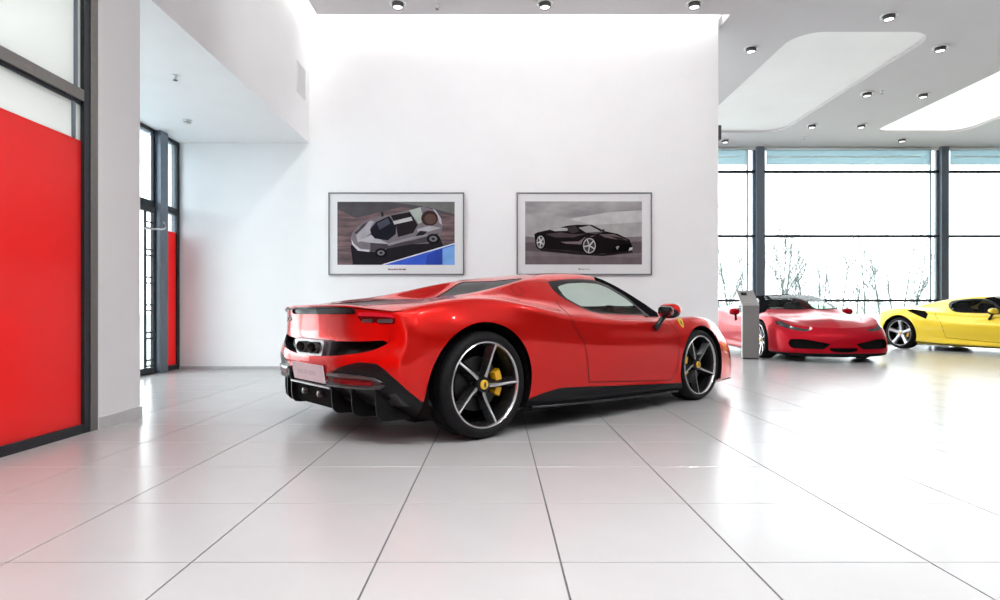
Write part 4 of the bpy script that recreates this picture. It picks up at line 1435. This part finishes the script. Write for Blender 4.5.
B = [('p', (.66, .65, .65), [(138, 215), (300, 230), (600, 180), (773, 170), (773, 320), (138, 320)]),
     ('p', (.52, .51, .51), [(138, 190), (330, 205), (500, 250), (773, 235), (773, 320), (138, 320)]),
     ('p', (.30, .26, .27), [(138, 312), (190, 318), (560, 322), (773, 312), (773, 465), (138, 465)]),
     ('p', (.20, .165, .18), [(138, 345), (773, 340), (773, 400), (560, 420), (138, 390)]),
     ('p', (.26, .215, .23), [(138, 420), (773, 425), (773, 465), (138, 465)]),
     ('p', (.05, .04, .045), [(190, 365), (240, 378), (420, 395), (560, 408), (720, 392), (725, 400), (560, 420), (420, 412), (230, 392)]),
     ('p', (.028, .02, .024), [(188, 300), (205, 290), (280, 274), (370, 254), (420, 249), (500, 249), (572, 284), (640, 298), (706, 330), (722, 375), (715, 388), (690, 396), (600, 406), (520, 406), (380, 390), (260, 380), (200, 372), (192, 340)]),
     ('p', (.55, .54, .55), [(272, 276), (330, 264), (372, 268), (368, 282), (300, 284)]),
     ('p', (.14, .11, .12), [(250, 300), (330, 290), (395, 300), (470, 298), (400, 318), (300, 318)]),
     ('p', (.30, .25, .26), [(330, 342), (430, 340), (462, 318), (520, 306), (470, 330), (440, 356), (360, 352)]),
     ('p', (.10, .08, .085), [(366, 262), (412, 256), (432, 286), (396, 296), (370, 284)]),
     ('p', (.45, .44, .45), [(428, 266), (488, 252), (550, 286), (470, 292)]),
     ('p', (.18, .15, .16), [(470, 292), (548, 288), (560, 280), (572, 286), (520, 300)]),
     ('p', (.24, .19, .20), [(540, 300), (620, 300), (700, 334), (640, 330), (570, 318)]),
     ('p', (.07, .06, .065), [(600, 310), (660, 318), (690, 336), (640, 330)]),
     ('p', (.06, .05, .055), [(554, 282), (560, 272), (570, 276), (568, 290)]),
     ('p', (.005, .005, .006), [(620, 362), (716, 352), (720, 380), (690, 392), (610, 392)]),
     ('p', (.42, .38, .39), [(630, 372), (640, 364), (650, 366), (640, 386)]),
     ('p', (.70, .68, .70), [(706, 374), (722, 372), (720, 384), (700, 390)]),
     ('e', (.008, .008, .008), (222, 343, 29, 43)), ('e', (.50, .49, .50), (222, 343, 22, 35)), ('e', (.10, .10, .10), (222, 343, 17, 29)),
     ('e', (.008, .008, .008), (487, 363, 43, 50)), ('e', (.56, .55, .56), (487, 363, 35, 42)), ('e', (.10, .10, .10), (487, 363, 29, 36))]
for cx_, cy_, rx_, ry_ in ((222, 343, 19, 32), (487, 363, 32, 39)):
    for k in range(5):
        a = math.radians(90 + 72 * k + 10)
        B.append(('p', (.66, .65, .66), [(cx_ + rx_ * math.cos(a) - 3 * math.sin(a), cy_ + ry_ * math.sin(a) + 4 * math.cos(a)), (cx_ + rx_ * math.cos(a) + 3 * math.sin(a), cy_ + ry_ * math.sin(a) - 4 * math.cos(a)), (cx_ + 3 * math.sin(a), cy_ - 4 * math.cos(a)), (cx_ - 3 * math.sin(a), cy_ + 4 * math.cos(a))]))
capB = [(425, 488, 444, 492), (432, 484, 436, 496), (447, 489, 458, 494), (461, 488, 468, 492), (470, 489, 490, 492)]
picture('right framed print of a black sports car in profile under a grey sky', .290, 2.222, 1.343, 2.520, (138, 122, 773, 465), (92, 74), MPX, B, sky, capB, mat('caption_grey', (.22, .22, .22), .5), rimA)

# ================================================================== KIOSK
t = thing('info_kiosk', 'brushed steel information kiosk with slanted top in front of the deep red car', 'kiosk', (4.40, 10.40, 0), math.radians(-14))
ST = mat('kiosk_brushed_steel', (.24, .225, .22), .38, metal=.3, noise=.06, nscale=6, stretch=(1, 1, 40))
MB().box((-.135, -.07, .02), (.135, .07, .925), bev=.006).build('column', ST, t)
box('plinth', (-.130, -.065, 0), (.130, .065, .02), FRAME, t)
hv = [(-.135, -.07, .925), (.135, -.07, .925), (.135, .07, .925), (-.135, .07, .925), (-.215, .06, 1.19), (.055, .06, 1.19), (.055, .095, 1.18), (-.215, .095, 1.18)]
hd_ = obj('head_panel', hv, [(0, 1, 5, 4), (1, 2, 6, 5), (2, 3, 7, 6), (3, 0, 4, 7), (4, 5, 6, 7), (3, 2, 1, 0)], mat('kiosk_panel', (.36, .345, .335), .4, metal=.2), t)
P0, P1, P3 = Vector(hv[0]), Vector(hv[1]), Vector(hv[4])
nv = (P1 - P0).cross(P3 - P0).normalized()
pt = lambda u, w, d=.003: tuple(P0 + (P1 - P0) * u + (P3 - P0) * w + nv * d)
obj('display_window', [pt(.18, .66), pt(.52, .66), pt(.52, .86), pt(.18, .86)], [(0, 1, 2, 3)], GLOSSK, hd_)
for k in range(4):
    obj('text_line', [pt(.15, .18 + k * .1), pt(.80 - .1 * (k % 2), .18 + k * .1), pt(.80 - .1 * (k % 2), .205 + k * .1), pt(.15, .205 + k * .1)], [(0, 1, 2, 3)], mat('kiosk_text_grey', (.48, .47, .46), .5), hd_)


# ================================================================== BARE TREES OUTSIDE
BARK = mat('pale_grey_bark', (.10, .125, .118), .9, noise=.2, nscale=8)


def tree(label, x, y, h, seed, spread=.35, stems=1, thick=.045):
    rnd = random.Random(seed)
    t = thing('bare_tree', label, 'tree', (x, y, -.14), 0, 'bare trees outside the far windows')
    tw = MB()

    def grow(mb, p, d, ln, r, depth):
        pts, rr = [p], [r]
        n = 5 if depth == 0 else 3
        jt = (.05, .09, .12, .12)[depth]
        for i in range(n):
            d = (d + Vector((rnd.uniform(-jt, jt), rnd.uniform(-jt, jt), .05))).normalized()
            p = p + d * ln / n
            pts.append(p); rr.append(max(r * (1 - .75 * (i + 1) / n), .005))
        (mb if depth == 0 else tw).tube(pts, rr, 5 if depth == 0 else 3, cap=False)
        if depth < 3:
            kids = [15, 6, 4][depth]
            for k in range(kids):
                u = .18 + .80 * (k + rnd.random() * .6) / kids
                i = min(int(u * n), n - 1)
                q = pts[i].lerp(pts[i + 1], u * n - i)
                a = rnd.uniform(0, 2 * PI)
                b = spread * rnd.uniform(.8, 1.5)
                nd = (d + Vector((math.cos(a) * b, math.sin(a) * b, .1))).normalized()
                grow(mb, q, nd, ln * rnd.uniform(.26, .44) * (1.15 - .5 * u), max(r * .5 * (1 - u * .5), .007), depth + 1)
    for k in range(stems):
        trunk = MB()
        a = rnd.uniform(0, 2 * PI)
        d0 = Vector((math.cos(a) * .16 * (stems > 1), math.sin(a) * .16 * (stems > 1), 1)).normalized()
        grow(trunk, Vector((.08 * math.cos(a) * (stems > 1), .08 * math.sin(a) * (stems > 1), 0)), d0, h * rnd.uniform(.75, 1), thick, 0)
        trunk.build('trunk', BARK, t, True)
    tw.build('branches', BARK, t, True)
    return t


TREES = [(9.74, 24.5, 5.26, 'bare tree outside the narrow window next to the picture wall'), (10.33, 27, 4.21, 'smaller bare tree at the picture wall edge of the narrow window'),
         (12.16, 29, 5.15, 'bare tree outside, just left of the grey window post'), (9.79, 21, 4.91, 'tallest bare tree outside, just right of the grey window post'),
         (12.23, 25, 4.45, 'bushy bare tree outside, second right of the grey window post'), (11.94, 23, 3.98, 'bare tree outside above the windscreen of the deep red car'),
         (15.01, 28, 4.21, 'slim bare tree outside behind the mirror of the deep red car'), (14.80, 26, 3.98, 'low bare tree outside above the far wing of the deep red car'),
         (14.38, 24, 4.45, 'thin bare tree outside, middle of the wide far window'), (14.17, 23, 4.56, 'upright bare tree outside, right of the window middle'),
         (17.44, 27, 3.74, 'short bare tree outside in line with the tail of the yellow car'), (16.02, 24, 4.45, 'bare tree outside above the rear wheel of the yellow car'),
         (17.19, 25, 4.56, 'leaning bare tree outside, nearest to the right window post')]
for k, (x, y, h, l) in enumerate(TREES):
    tree(l, x, y, h, 40 + k, .62, 1 if k in (8, 9) else 2, .035)
# hedge bank far behind the trees, haze put into its pale colour
HEDGE = mat('haze_tint_hedge', (.45, .54, .50), .95, noise=.25, nscale=3)
rnd = random.Random(5)
nx = 90
v, f = [], []
for i in range(nx):
    x = 5 + i * .55
    for j in range(7):
        a = PI * j / 6
        r = 1 + rnd.uniform(-.15, .15)
        v.append((x + rnd.uniform(-.15, .15), 44 - math.cos(a) * 1.2 * r, -.14 + math.sin(a) * 1.55 * r))
for i in range(nx - 1):
    for j in range(6):
        f.append((i * 7 + j, (i + 1) * 7 + j, (i + 1) * 7 + j + 1, i * 7 + j + 1))
tag(obj('hedge_bank', v, f, HEDGE, None, True), 'pale misty hedge bank far outside behind the bare trees', 'hedge', kind='stuff')
